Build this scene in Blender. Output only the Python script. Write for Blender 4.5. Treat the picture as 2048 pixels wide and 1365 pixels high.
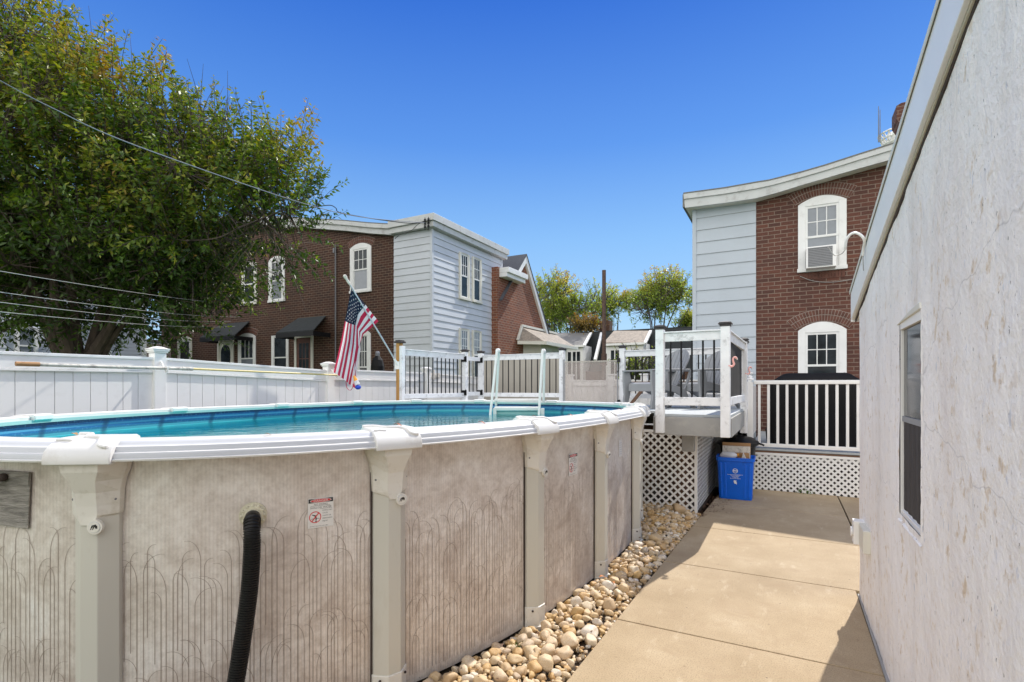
import bpy, bmesh, math, random
import numpy as np
from mathutils import Vector, Matrix, noise
R = math.radians
random.seed(7)
scn = bpy.context.scene
for _o in list(bpy.data.objects): bpy.data.objects.remove(_o)
col = scn.collection

# ---------------------------------------------------------------- camera
FPX, HOR, H, YAW = 1030.0, 773.0, 1.6, R(28.1)
cam = bpy.data.cameras.new('camera'); camo = bpy.data.objects.new('camera', cam); col.objects.link(camo)
camo.location = (-.0, 0, H); camo.rotation_euler = (R(90), 0, YAW)
cam.sensor_width = 36; cam.lens = 36*FPX/2048; cam.shift_y = (HOR-682.5)/2048
cam.clip_start = 0.05; cam.clip_end = 1500
scn.camera = camo

# ---------------------------------------------------------------- world, sun, exposure
SUN_EL, SUN_AZ = R(46.7), (0.2207, 0.9754)       # direction towards the sun
w = bpy.data.worlds.new('World'); scn.world = w; w.use_nodes = True
nt = w.node_tree; nt.nodes.clear()
sky = nt.nodes.new('ShaderNodeTexSky'); sky.sky_type = 'NISHITA'; sky.sun_disc = False
sky.sun_elevation = SUN_EL; sky.sun_rotation = math.atan2(SUN_AZ[0], SUN_AZ[1])
sky.air_density = 1.3; sky.dust_density = 0.0; sky.ozone_density = 5.0; sky.altitude = 0
EXPO = 0.85
bg = nt.nodes.new('ShaderNodeBackground'); bg.inputs[1].default_value = 0.1
ow = nt.nodes.new('ShaderNodeOutputWorld')
def s2l(c): return tuple(((x/255+.055)/1.055)**2.4 for x in c)
tc = nt.nodes.new('ShaderNodeTexCoord'); sx_ = nt.nodes.new('ShaderNodeSeparateXYZ'); nt.links.new(tc.outputs['Generated'], sx_.inputs[0])
cr = nt.nodes.new('ShaderNodeValToRGB'); el = cr.color_ramp.elements
stops = [(0, (196, 226, 252)), (.13, (164, 208, 248)), (.27, (134, 188, 246)), (.42, (84, 147, 235)), (.60, (30, 103, 214)), (.78, (36, 104, 208)), (1, (80, 140, 225))]
while len(el) < len(stops): el.new(.5)
for e_, (p_, c_) in zip(el, stops): e_.position = p_; e_.color = (*s2l(c_), 1)
nt.links.new(sx_.outputs[2], cr.inputs[0])
# white glow added to the unseen northern sky, filling in the shaded sides
mr = nt.nodes.new('ShaderNodeMapRange'); mr.interpolation_type = 'SMOOTHSTEP'
for k_, x_ in ((1, .22), (2, -.35), (3, 0), (4, .92)): mr.inputs[k_].default_value = x_
nt.links.new(sx_.outputs[1], mr.inputs[0])
m1 = nt.nodes.new('ShaderNodeMix'); m1.data_type = 'RGBA'; nt.links.new(mr.outputs[0], m1.inputs[0]); nt.links.new(cr.outputs[0], m1.inputs[6]); m1.inputs[7].default_value = (2.25, 2.2, 2.15, 1)
m2 = nt.nodes.new('ShaderNodeVectorMath'); m2.operation = 'SCALE'; m2.inputs[3].default_value = 10/2**EXPO; nt.links.new(m1.outputs[2], m2.inputs[0])
m3 = nt.nodes.new('ShaderNodeMix'); m3.data_type = 'RGBA'; m3.inputs[0].default_value = .12; nt.links.new(m2.outputs[0], m3.inputs[6]); nt.links.new(sky.outputs[0], m3.inputs[7])
nt.links.new(m3.outputs[2], bg.inputs[0]); nt.links.new(bg.outputs[0], ow.inputs[0])
sl = bpy.data.lights.new('sun', 'SUN'); sl.energy = 3.0; sl.angle = R(0.5); sl.color = (1, .95, .87)
so = bpy.data.objects.new('sun', sl); col.objects.link(so)
sd = Vector((SUN_AZ[0]*math.cos(SUN_EL), SUN_AZ[1]*math.cos(SUN_EL), math.sin(SUN_EL)))
so.rotation_euler = sd.to_track_quat('Z', 'Y').to_euler(); so.location = (0, 0, 20)
scn.view_settings.view_transform = 'Standard'; scn.view_settings.look = 'None'
scn.view_settings.exposure = EXPO; scn.view_settings.gamma = 1.0
scn.render.engine = 'CYCLES'
scn.cycles.max_bounces = 8; scn.cycles.transparent_max_bounces = 12
scn.cycles.caustics_reflective = False; scn.cycles.caustics_refractive = False

# ---------------------------------------------------------------- survey helpers (photo pixel -> metres on a known plane)
_s, _c = math.sin(YAW), math.cos(YAW)
def ray(u): t = (u-1024)/FPX; return (-_s+t*_c, _c+t*_s)
def onY(u, v, y): r = ray(u); d = y/r[1]; return Vector((r[0]*d, y, H-(v-HOR)*d/FPX))
def onX(u, v, x): r = ray(u); d = x/r[0]; return Vector((x, r[1]*d, H-(v-HOR)*d/FPX))
def onZ(u, v, z=0): r = ray(u); d = FPX*(H-z)/(v-HOR); return Vector((r[0]*d, r[1]*d, z))
def atD(u, v, d): r = ray(u); return Vector((r[0]*d, r[1]*d, H-(v-HOR)*d/FPX))
def proj_u(x, y): d = -_s*x+_c*y; return 1024+FPX*(_c*x+_s*y)/d if d > .2 else None

# ---------------------------------------------------------------- materials
def newmat(name):
    m = bpy.data.materials.new(name); m.use_nodes = True
    return m, m.node_tree, m.node_tree.nodes['Principled BSDF']
def nd(t, ty, **kw):
    n = t.nodes.new(ty)
    for k, v in kw.items():
        if k in ('operation', 'blend_type', 'data_type', 'wave_type', 'bands_direction', 'wave_profile', 'feature', 'noise_dimensions', 'distance', 'offset', 'offset_frequency', 'squash', 'attribute_name', 'clamp'): setattr(n, k, v)
    return n
def noise_n(t, vec, scale, detail=4, rough=.55, dist=0):
    n = t.nodes.new('ShaderNodeTexNoise'); n.inputs['Scale'].default_value = scale; n.inputs['Detail'].default_value = detail
    n.inputs['Roughness'].default_value = rough; n.inputs['Distortion'].default_value = dist
    if vec is not None: t.links.new(vec, n.inputs['Vector'])
    return n.outputs[0]
def mapping(t, vec, sc=(1, 1, 1)):
    m = t.nodes.new('ShaderNodeMapping'); m.inputs['Scale'].default_value = sc; t.links.new(vec, m.inputs[0]); return m.outputs[0]
def ramp(t, fac, stops, interp='LINEAR'):
    r = t.nodes.new('ShaderNodeValToRGB'); r.color_ramp.interpolation = interp
    e = r.color_ramp.elements
    while len(e) < len(stops): e.new(.5)
    for i, (p, c) in enumerate(stops): e[i].position = p; e[i].color = (*c, 1) if len(c) == 3 else c
    t.links.new(fac, r.inputs[0]); return r.outputs[0]
def mixc(t, fac, a, b, mode='MIX'):
    m = t.nodes.new('ShaderNodeMix'); m.data_type = 'RGBA'; m.blend_type = mode
    for i, x in ((0, fac), (6, a), (7, b)):
        if isinstance(x, (int, float)): m.inputs[i].default_value = x
        elif isinstance(x, tuple): m.inputs[i].default_value = (*x, 1)
        else: t.links.new(x, m.inputs[i])
    return m.outputs[2]
def bump(t, b, h, st, dist=.01):
    n = t.nodes.new('ShaderNodeBump'); n.inputs['Strength'].default_value = st; n.inputs['Distance'].default_value = dist
    t.links.new(h, n.inputs['Height'])
    if b.inputs['Normal'].is_linked: t.links.new(b.inputs['Normal'].links[0].from_socket, n.inputs['Normal'])
    t.links.new(n.outputs[0], b.inputs['Normal'])
def ocoord(t): return t.nodes.new('ShaderNodeTexCoord').outputs['Object']
def uvcoord(t): return t.nodes.new('ShaderNodeTexCoord').outputs['UV']
def scale3(c, k): return tuple(min(1, x*k) for x in c)
def simple(name, c, rough=.6, var=.12, vs=6, bst=0, bs=40, metal=0, spec=.5, coat=0, stretch=(1, 1, 1), dirt=None, dirt_amt=.5, dirt_th=.6, dirt_s=5):
    m, t, b = newmat(name); v = mapping(t, ocoord(t), stretch)
    n = noise_n(t, v, vs, 5)
    c0 = ramp(t, n, [(.3, scale3(c, 1-var)), (.7, scale3(c, 1+var))])
    if dirt:
        n2 = noise_n(t, v, dirt_s, 8, .7)
        f = ramp(t, n2, [(dirt_th-.06, (0, 0, 0)), (dirt_th+.06, (dirt_amt,)*3)])
        c0 = mixc(t, f, c0, dirt)
    t.links.new(c0, b.inputs['Base Color']); b.inputs['Roughness'].default_value = rough
    b.inputs['Metallic'].default_value = metal; b.inputs['Specular IOR Level'].default_value = spec
    b.inputs['Coat Weight'].default_value = coat
    if bst: bump(t, b, noise_n(t, v, bs, 4), bst)
    return m

MT = {}
MT['vinyl'] = simple('white_vinyl', (.82, .81, .79), .38, .03, 2, dirt=(.55, .52, .47), dirt_amt=.25, dirt_th=.62, dirt_s=2.2)
MT['vinyl_tan'] = simple('tan_vinyl', (.40, .37, .32), .45, .05, 2)
MT['groove'] = simple('shadow_groove', (.5, .5, .5), .8)
MT['rim'] = simple('pool_rim_white', (.71, .70, .67), .32, .04, 3, dirt=(.5, .46, .4), dirt_amt=.35, dirt_th=.6, dirt_s=6)
MT['rim_grey'] = simple('pool_rim_grey', (.52, .53, .55), .35, .05, 3)
MT['resin'] = simple('resin_cap', (.70, .67, .60), .42, .05, 3, dirt=(.45, .40, .31), dirt_amt=.4, dirt_th=.58, dirt_s=11)
MT['upright'] = simple('painted_steel_upright', (.56, .54, .47), .42, .04, 2, dirt=(.45, .41, .33), dirt_amt=.3, dirt_th=.62, dirt_s=8, stretch=(1, 1, .3))
MT['dark_shade'] = simple('shade_and_dark_fittings', (.05, .035, .03), .8)  # near-black for painted gap shade, also for screw heads and the knob
MT['white_wood'] = simple('worn_white_painted_wood', (.74, .75, .76), .6, .08, 5, .25, 30, stretch=(1, 1, 1), dirt=(.36, .36, .36), dirt_amt=.65, dirt_th=.60, dirt_s=9)
MT['white_trim'] = simple('white_trim', (.76, .76, .74), .5, .05, 3, dirt=(.5, .48, .45), dirt_amt=.35, dirt_th=.62)
MT['fascia_grey'] = simple('aged_roof_trim', (.52, .53, .52), .55, .06, 3, dirt=(.3, .28, .26), dirt_amt=.5, dirt_th=.60, dirt_s=5)
MT['cream_trim'] = simple('cream_trim', (.66, .64, .56), .5, .06, 3)
MT['sid_white'] = simple('white_siding', (.53, .56, .60), .55, .05, 1.5, dirt=(.45, .46, .45), dirt_amt=.22, dirt_th=.58, dirt_s=2)
MT['sid_blue'] = simple('pale_grey_siding', (.44, .485, .53), .6, .04, 1.5, dirt=(.4, .42, .44), dirt_amt=.2, dirt_th=.6, dirt_s=2)
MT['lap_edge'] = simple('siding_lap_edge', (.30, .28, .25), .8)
MT['grey_paint'] = simple('grey_painted_board', (.30, .295, .28), .6, .1, 4, .3, 25, dirt=(.42, .4, .36), dirt_amt=.4, dirt_th=.63)
MT['deck_floor'] = simple('grey_deck_floor', (.42, .45, .46), .6, .12, 6, dirt=(.5, .48, .42), dirt_amt=.4)
MT['black'] = simple('black_metal', (.006, .006, .007), .45, .1, spec=.3)
MT['black_cap'] = simple('black_post_cap', (.035, .03, .03), .5, .2, 20, dirt=(.12, .09, .07), dirt_amt=.5, dirt_th=.6, dirt_s=25)
MT['raw_wood'] = simple('orange_brown_wood', (.42, .22, .06), .65, .25, 12, .2, 40, stretch=(3, 3, .25), dirt=(.12, .06, .03), dirt_amt=.7, dirt_th=.66, dirt_s=8)
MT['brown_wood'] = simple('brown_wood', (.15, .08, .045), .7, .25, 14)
MT['glass'] = simple('dark_glass', (.02, .026, .03), .06, .6, 3, spec=.35, coat=.0)
MT['blind'] = simple('window_blind', (.17, .19, .21), .25, .1, 6, coat=.8, spec=.6)
MT['roof_dark'] = simple('dark_shingle', (.07, .075, .085), .85, .25, 30, .4, 60)
MT['slate'] = simple('green_black_slate', (.018, .022, .022), .8, .35, 9, .4, 30, stretch=(1, 1, 3))
MT['roof_grey'] = simple('grey_shingle', (.17, .165, .155), .85, .2, 25, .4, 60)
MT['roof_tan'] = simple('lichen_tan_shingle', (.32, .27, .215), .85, .22, 18, .4, 60, dirt=(.16, .14, .12), dirt_amt=.6, dirt_th=.52)
MT['bark'] = simple('bark', (.075, .055, .042), .9, .4, 14, .9, 18, stretch=(1, 1, .3))
MT['bark_far'] = simple('far_bark', (.10, .085, .07), .9, .3, 10)
MT['rust'] = simple('rusty_steel', (.10, .06, .045), .75, .4, 20)
MT['steel'] = simple('galvanised_conduit', (.17, .17, .18), .5, .15, 20, metal=.3)
MT['wire'] = simple('grey_cable', (.16, .17, .19), .5, .1)
MT['wire_white'] = simple('pale_line', (.34, .33, .31), .5, .1)
MT['wire_dark'] = simple('dark_cable', (.04, .04, .045), .5, .1)
MT['grey_plastic'] = simple('grey_plastic', (.27, .275, .28), .5, .06, 4)
MT['cover'] = simple('black_cover_fabric', (.0055, .005, .005), .7, .3, 5, .6, 9, spec=.25)
MT['bin_blue'] = simple('blue_plastic', (.001, .13, .72), .33, .08, 6, dirt=(.002, .07, .42), dirt_amt=.5, dirt_th=.62, dirt_s=12)
MT['bin_black'] = simple('black_plastic', (.008, .0075, .0075), .42, .2, 8, spec=.3)
MT['white_print'] = simple('white_print', (.75, .78, .82), .5, .02)
MT['cardboard'] = simple('cardboard', (.36, .20, .09), .8, .1)
MT['carton'] = simple('white_carton', (.68, .64, .58), .6, .05, dirt=(.3, .27, .24), dirt_amt=.6, dirt_th=.55, dirt_s=22)
MT['jug'] = simple('milky_plastic', (.62, .62, .63), .25, .05)
MT['orange'] = simple('orange_plastic', (.75, .30, .02), .4, .05)
MT['pink'] = simple('pink_plastic', (.75, .38, .34), .4, .1, 30)
MT['red'] = simple('red_print', (.62, .02, .03), .5, .03)
MT['ink'] = simple('black_ink', (.02, .02, .02), .5, .03)
MT['paper'] = simple('sticker_white', (.74, .72, .68), .45, .04, 10)
MT['blue_yarn'] = simple('blue_tassel', (.02, .06, .45), .8, .2, 30)
MT['hose'] = simple('black_hose', (.008, .0075, .007), .42, .2, 20, spec=.3)
MT['fitting'] = simple('cream_fitting', (.62, .58, .44), .45, .08, 20)
MT['old_board'] = simple('weathered_grey_board', (.27, .25, .22), .85, .35, 10, .8, 30, stretch=(1, 1, 7), dirt=(.1, .09, .08), dirt_amt=.6, dirt_th=.6, dirt_s=6)
MT['dry_leaf'] = simple('dry_leaf', (.30, .09, .035), .6, .3, 60)
MT['leaf_orange'] = simple('orange_leaf', (.50, .16, .03), .6, .3, 60)
MT['liner_lip'] = simple('pale_teal_lip', (.32, .52, .50), .5, .05)
MT['rail_yellow'] = simple('yellow_pole', (.62, .50, .20), .4, .1, 20)
MT['pole_white'] = simple('weathered_white_pole', (.56, .54, .48), .5, .2, 9, dirt=(.2, .18, .16), dirt_amt=.7, dirt_th=.55, dirt_s=14)
MT['stucco_tan'] = simple('tan_stucco', (.42, .36, .31), .8, .06)
MT['dark_door'] = simple('brown_door', (.13, .045, .025), .5, .2, 9)
MT['silver'] = simple('silver_metal', (.55, .56, .58), .35, .05, metal=.6)
MT['curtain'] = simple('black_curtain', (.045, .04, .038), .8, .3, 12, stretch=(9, 9, .4))
MT['moss'] = simple('green_sprig', (.07, .14, .02), .7, .3, 60)

def brick_mat(name, a, b_, mortar, rowh=.078, bw=.22, ms=.011, bias=0.0):
    m, t, b = newmat(name); uv = uvcoord(t)
    br = t.nodes.new('ShaderNodeTexBrick'); br.offset = .5; t.links.new(uv, br.inputs[0])
    br.inputs['Color1'].default_value = (*a, 1); br.inputs['Color2'].default_value = (*b_, 1); br.inputs['Mortar'].default_value = (*mortar, 1)
    br.inputs['Scale'].default_value = 1; br.inputs['Mortar Size'].default_value = ms; br.inputs['Mortar Smooth'].default_value = .15
    br.inputs['Bias'].default_value = bias; br.inputs['Brick Width'].default_value = bw; br.inputs['Row Height'].default_value = rowh
    n = noise_n(t, ocoord(t), 1.1, 5, .6)
    c = mixc(t, ramp(t, n, [(.35, (.0,)*3), (.7, (.5,)*3)]), br.outputs[0], (a[0]*.55, a[1]*.6, a[2]*.7))
    n2 = noise_n(t, ocoord(t), 35, 3)
    c = mixc(t, .35, c, ramp(t, n2, [(.3, (.25,)*3), (.7, (1, 1, 1))]), 'MULTIPLY')
    t.links.new(c, b.inputs['Base Color']); b.inputs['Roughness'].default_value = .85
    inv = t.nodes.new('ShaderNodeMath'); inv.operation = 'SUBTRACT'; inv.inputs[0].default_value = 1; t.links.new(br.outputs['Fac'], inv.inputs[1])
    bump(t, b, inv.outputs[0], .5, .006)
    return m
MT['brick'] = brick_mat('dark_red_brick', (.078, .025, .011), (.040, .015, .009), (.21, .145, .095), ms=.008)
MT['brick_r'] = brick_mat('brown_red_brick', (.155, .055, .034), (.085, .035, .025), (.27, .20, .155), .083, .235, .008)
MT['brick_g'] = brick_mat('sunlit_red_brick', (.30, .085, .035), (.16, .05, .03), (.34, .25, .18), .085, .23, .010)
MT['arch_brick'] = simple('arch_brick', (.125, .052, .036), .85, .35, 9)
MT['arch_mortar'] = simple('arch_mortar', (.32, .27, .23), .9)

def stucco():
    m, t, b = newmat('rough_white_stucco'); o = ocoord(t); v = mapping(t, o, (1, 1, .28)); v2 = mapping(t, o, (1, 1, .75))
    n = noise_n(t, v, 2.2, 6, .6)
    c = ramp(t, n, [(.3, (.81, .76, .72)), (.5, (.89, .86, .825)), (.72, (.92, .90, .88))])
    s1 = ramp(t, noise_n(t, v2, 16, 5, .65), [(.55, (0,)*3), (.64, (.9,)*3)])
    s0 = ramp(t, noise_n(t, v, 4, 3), [(.42, (0,)*3), (.60, (1,)*3)])
    mm = t.nodes.new('ShaderNodeMath'); mm.operation = 'MULTIPLY'; t.links.new(s1, mm.inputs[0]); t.links.new(s0, mm.inputs[1])
    c = mixc(t, mm.outputs[0], c, (.64, .52, .38))
    c = mixc(t, ramp(t, noise_n(t, mapping(t, o, (1, 1, .12)), 3.5, 6, .6), [(.52, (0,)*3), (.70, (.55,)*3)]), c, (.68, .65, .62))
    s2 = ramp(t, noise_n(t, mapping(t, o, (1.3, 1.3, .5)), 23, 4, .6), [(.63, (0,)*3), (.69, (.7,)*3)])
    c = mixc(t, s2, c, (.52, .55, .62))
    s3 = ramp(t, noise_n(t, mapping(t, o, (1.7, 1.7, .9)), 38, 3, .6), [(.68, (0,)*3), (.71, (.85,)*3)])
    c = mixc(t, s3, c, (.16, .14, .13))
    # hairline cracks
    vo = t.nodes.new('ShaderNodeTexVoronoi'); vo.feature = 'DISTANCE_TO_EDGE'; vo.inputs['Scale'].default_value = 1.1
    dv = t.nodes.new('ShaderNodeMix'); dv.data_type = 'RGBA'; dv.inputs[0].default_value = .12
    nz = t.nodes.new('ShaderNodeTexNoise'); nz.inputs['Scale'].default_value = 6; t.links.new(o, nz.inputs['Vector'])
    t.links.new(o, dv.inputs[6]); t.links.new(nz.outputs['Color'], dv.inputs[7]); t.links.new(dv.outputs[2], vo.inputs['Vector'])
    cr = ramp(t, vo.outputs['Distance'], [(.0, (.35,)*3), (.0016, (0,)*3)])
    c = mixc(t, cr, c, (.25, .24, .24))
    t.links.new(c, b.inputs['Base Color']); b.inputs['Roughness'].default_value = .8
    bump(t, b, noise_n(t, mapping(t, o, (1, 1, .9)), 7, 7, .6), .75, .03)
    bump(t, b, noise_n(t, o, 55, 5, .65), .6, .008)
    return m
MT['stucco'] = stucco()

def concrete():
    m, t, b = newmat('tan_concrete'); o = ocoord(t)
    c = ramp(t, noise_n(t, o, 1.8, 7, .6), [(.3, (.36, .265, .155)), (.55, (.43, .325, .20)), (.75, (.49, .385, .25))])
    sp = ramp(t, noise_n(t, o, 130, 2, .6), [(.36, (.62,)*3), (.5, (1, 1, 1)), (.72, (1.0, 1.0, 1.0))])
    c = mixc(t, .8, c, sp, 'MULTIPLY')
    st = ramp(t, noise_n(t, o, 22, 4, .6), [(.66, (0,)*3), (.74, (.6,)*3)])
    c = mixc(t, st, c, (.20, .13, .07))
    c = mixc(t, ramp(t, noise_n(t, o, 3.3, 8, .7, 1.2), [(.50, (0,)*3), (.66, (.45,)*3)]), c, (.33, .235, .14))
    c = mixc(t, ramp(t, noise_n(t, mapping(t, o, (1.4, .5, 1)), 6, 6, .7), [(.58, (0,)*3), (.70, (.35,)*3)]), c, (.62, .52, .38))
    vo = t.nodes.new('ShaderNodeTexVoronoi'); vo.inputs['Scale'].default_value = 9; t.links.new(o, vo.inputs['Vector'])
    c = mixc(t, ramp(t, vo.outputs['Distance'], [(.035, (.8,)*3), (.06, (0,)*3)]), c, (.10, .07, .05))
    t.links.new(c, b.inputs['Base Color']); b.inputs['Roughness'].default_value = .85
    bump(t, b, noise_n(t, o, 150, 3), .35, .004)
    return m
MT['concrete'] = concrete()

def poolwall():
    m, t, b = newmat('patterned_pool_wall'); uv = uvcoord(t); o = ocoord(t)
    n = noise_n(t, o, 3.2, 8, .65, .6)
    c = ramp(t, n, [(.30, (.52, .44, .385)), (.44, (.68, .61, .545)), (.58, (.79, .735, .675)), (.75, (.85, .82, .78))])
    n2 = noise_n(t, o, 26, 5, .7)
    c = mixc(t, .55, c, ramp(t, n2, [(.3, (.62, .58, .55)), (.6, (1, 1, 1))]), 'MULTIPLY')
    wv = t.nodes.new('ShaderNodeTexWave'); wv.wave_type = 'BANDS'; wv.bands_direction = 'X'; wv.inputs['Scale'].default_value = 20
    t.links.new(uv, wv.inputs[0])
    c = mixc(t, .22, c, ramp(t, wv.outputs[0], [(.1, (.72,)*3), (.6, (1, 1, 1))]), 'MULTIPLY')
    t.links.new(c, b.inputs['Base Color']); b.inputs['Roughness'].default_value = .36; b.inputs['Specular IOR Level'].default_value = .6
    b.inputs['Metallic'].default_value = .15
    bump(t, b, wv.outputs[0], .25, .003)
    return m
MT['poolwall'] = poolwall()
MT['reed'] = simple('printed_reed_brown', (.33, .265, .22), .45, .1)

def liner():
    m, t, b = newmat('blue_liner'); o = ocoord(t); uv = uvcoord(t)
    sep = t.nodes.new('ShaderNodeSeparateXYZ'); t.links.new(uv, sep.inputs[0])
    mp = t.nodes.new('ShaderNodeMath'); mp.operation = 'DIVIDE'; mp.inputs[1].default_value = 1.4; t.links.new(sep.outputs[1], mp.inputs[0])
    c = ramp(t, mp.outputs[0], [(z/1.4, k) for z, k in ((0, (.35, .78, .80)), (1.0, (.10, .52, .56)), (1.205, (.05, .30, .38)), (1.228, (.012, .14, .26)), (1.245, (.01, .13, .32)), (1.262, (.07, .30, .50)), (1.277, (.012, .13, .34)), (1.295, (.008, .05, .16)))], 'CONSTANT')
    sp = ramp(t, noise_n(t, o, 60, 3, .7), [(.55, (0,)*3), (.66, (.55,)*3)])
    c = mixc(t, sp, c, (.10, .30, .50))
    v = t.nodes.new('ShaderNodeTexWave'); v.wave_type = 'BANDS'; v.bands_direction = 'DIAGONAL'; v.inputs['Scale'].default_value = 1.1
    t.links.new(mapping(t, uv, (1, .35, 1)), v.inputs[0])
    gt = t.nodes.new('ShaderNodeMath'); gt.operation = 'GREATER_THAN'; gt.inputs[1].default_value = 1.2; t.links.new(sep.outputs[1], gt.inputs[0])
    ml = t.nodes.new('ShaderNodeMath'); ml.operation = 'MULTIPLY'; t.links.new(gt.outputs[0], ml.inputs[0]); t.links.new(ramp(t, v.outputs[0], [(.0, (.7,)*3), (.04, (0,)*3)]), ml.inputs[1])
    c = mixc(t, ml.outputs[0], c, (.01, .05, .12))
    t.links.new(c, b.inputs['Base Color']); b.inputs['Roughness'].default_value = .4
    return m
MT['liner'] = liner()
def floorliner():
    m, t, b = newmat('pale_blue_pool_floor'); o = ocoord(t)
    c = ramp(t, noise_n(t, o, 9, 4, .6, 1.0), [(.3, (.35, .78, .80)), (.7, (.55, .92, .92))])
    t.links.new(c, b.inputs['Base Color']); b.inputs['Roughness'].default_value = .6
    return m
MT['poolfloor'] = floorliner()
def watermat():
    m, t, b = newmat('clear_pool_water'); o = ocoord(t)
    out = t.nodes['Material Output']; t.nodes.remove(b)
    tr = t.nodes.new('ShaderNodeBsdfTransparent'); tr.inputs[0].default_value = (.15, .84, .84, 1)
    gl = t.nodes.new('ShaderNodeBsdfGlossy'); gl.inputs['Roughness'].default_value = .03; gl.inputs['Color'].default_value = (.9, .95, 1, 1)
    fr = t.nodes.new('ShaderNodeFresnel'); fr.inputs[0].default_value = 1.33
    bn = t.nodes.new('ShaderNodeBump'); bn.inputs['Strength'].default_value = .3; bn.inputs['Distance'].default_value = .022
    t.links.new(noise_n(t, mapping(t, o, (1.2, .9, 1)), 4.0, 5, .55, .6), bn.inputs['Height'])
    t.links.new(bn.outputs[0], gl.inputs['Normal']); t.links.new(bn.outputs[0], fr.inputs['Normal'])
    k = t.nodes.new('ShaderNodeMath'); k.operation = 'MULTIPLY'; k.inputs[1].default_value = 1.0; t.links.new(fr.outputs[0], k.inputs[0])
    mx = t.nodes.new('ShaderNodeMixShader'); t.links.new(k.outputs[0], mx.inputs[0]); t.links.new(tr.outputs[0], mx.inputs[1]); t.links.new(gl.outputs[0], mx.inputs[2])
    t.links.new(mx.outputs[0], out.inputs[0])
    return m
MT['water'] = watermat()

def sheer(name, c, op, rough=.5):
    m, t, b = newmat(name); out = t.nodes['Material Output']
    b.inputs['Base Color'].default_value = (*c, 1); b.inputs['Roughness'].default_value = rough
    tr = t.nodes.new('ShaderNodeBsdfTransparent'); mx = t.nodes.new('ShaderNodeMixShader')
    n = noise_n(t, mapping(t, ocoord(t), (2, 2, .6)), 3, 3)
    f = t.nodes.new('ShaderNodeMapRange'); f.inputs[1].default_value = .3; f.inputs[2].default_value = .7; f.inputs[3].default_value = op-.07; f.inputs[4].default_value = op+.07
    t.links.new(n, f.inputs[0]); t.links.new(f.outputs[0], mx.inputs[0])
    t.links.new(tr.outputs[0], mx.inputs[1]); t.links.new(b.outputs[0], mx.inputs[2]); t.links.new(mx.outputs[0], out.inputs[0])
    return m
MT['mesh_tan'] = sheer('tan_mesh_screen', (.44, .38, .34), .38)
MT['mesh_black'] = sheer('black_woven_screen', (.008, .007, .007), .88, .8)

def cloth(name, c):
    m, t, b = newmat(name); out = t.nodes['Material Output']
    b.inputs['Base Color'].default_value = (*c, 1); b.inputs['Roughness'].default_value = .75
    tl = t.nodes.new('ShaderNodeBsdfTranslucent'); tl.inputs[0].default_value = (*c, 1)
    mx = t.nodes.new('ShaderNodeMixShader'); mx.inputs[0].default_value = .4
    t.links.new(b.outputs[0], mx.inputs[1]); t.links.new(tl.outputs[0], mx.inputs[2]); t.links.new(mx.outputs[0], out.inputs[0])
    return m
MT['flag_red'] = cloth('flag_red', (.50, .02, .07)); MT['flag_white'] = cloth('flag_white', (.78, .78, .80)); MT['flag_blue'] = cloth('flag_blue', (.008, .02, .05))

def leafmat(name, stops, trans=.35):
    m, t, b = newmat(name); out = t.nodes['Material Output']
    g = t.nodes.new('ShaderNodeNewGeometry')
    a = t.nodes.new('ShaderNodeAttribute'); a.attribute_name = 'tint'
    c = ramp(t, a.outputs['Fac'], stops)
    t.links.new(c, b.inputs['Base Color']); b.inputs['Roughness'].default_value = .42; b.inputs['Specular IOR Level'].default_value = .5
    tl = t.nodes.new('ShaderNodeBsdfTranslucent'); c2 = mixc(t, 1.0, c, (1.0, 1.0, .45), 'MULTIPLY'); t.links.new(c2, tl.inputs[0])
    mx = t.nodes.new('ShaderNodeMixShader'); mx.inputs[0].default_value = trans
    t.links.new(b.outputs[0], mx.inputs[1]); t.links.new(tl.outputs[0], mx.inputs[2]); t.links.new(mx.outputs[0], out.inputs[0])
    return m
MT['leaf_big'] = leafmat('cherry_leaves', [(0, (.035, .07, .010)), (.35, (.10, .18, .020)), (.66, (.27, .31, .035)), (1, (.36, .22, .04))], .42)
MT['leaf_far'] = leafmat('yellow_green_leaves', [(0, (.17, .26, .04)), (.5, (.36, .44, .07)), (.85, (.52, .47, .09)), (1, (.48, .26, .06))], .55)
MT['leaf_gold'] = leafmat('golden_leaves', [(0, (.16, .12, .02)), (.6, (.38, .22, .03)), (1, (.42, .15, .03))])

def stonemat():
    m, t, b = newmat('river_stone')
    g = t.nodes.new('ShaderNodeNewGeometry'); oi = t.nodes.new('ShaderNodeObjectInfo')
    ad = t.nodes.new('ShaderNodeMath'); ad.operation = 'ADD'; t.links.new(g.outputs['Random Per Island'], ad.inputs[0]); t.links.new(oi.outputs['Random'], ad.inputs[1])
    fr = t.nodes.new('ShaderNodeMath'); fr.operation = 'FRACT'; t.links.new(ad.outputs[0], fr.inputs[0])
    c = ramp(t, fr.outputs[0], [(0, (.66, .53, .35)), (.12, (.54, .36, .15)), (.24, (.70, .60, .44)), (.36, (.50, .36, .21)), (.46, (.60, .45, .26)), (.58, (.48, .39, .29)), (.66, (.72, .67, .58)), (.78, (.54, .34, .14)), (.88, (.66, .52, .36))], 'CONSTANT')
    o = ocoord(t)
    c = mixc(t, ramp(t, noise_n(t, o, 26, 6, .65), [(.46, (0,)*3), (.60, (.8,)*3)]), c, (.50, .30, .11))
    c = mixc(t, ramp(t, noise_n(t, o, 60, 4, .65), [(.55, (0,)*3), (.7, (.6,)*3)]), c, (.74, .70, .64))
    t.links.new(c, b.inputs['Base Color']); b.inputs['Roughness'].default_value = .55
    bump(t, b, noise_n(t, o, 50, 5), .35, .004)
    return m
MT['stone'] = stonemat()
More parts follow.
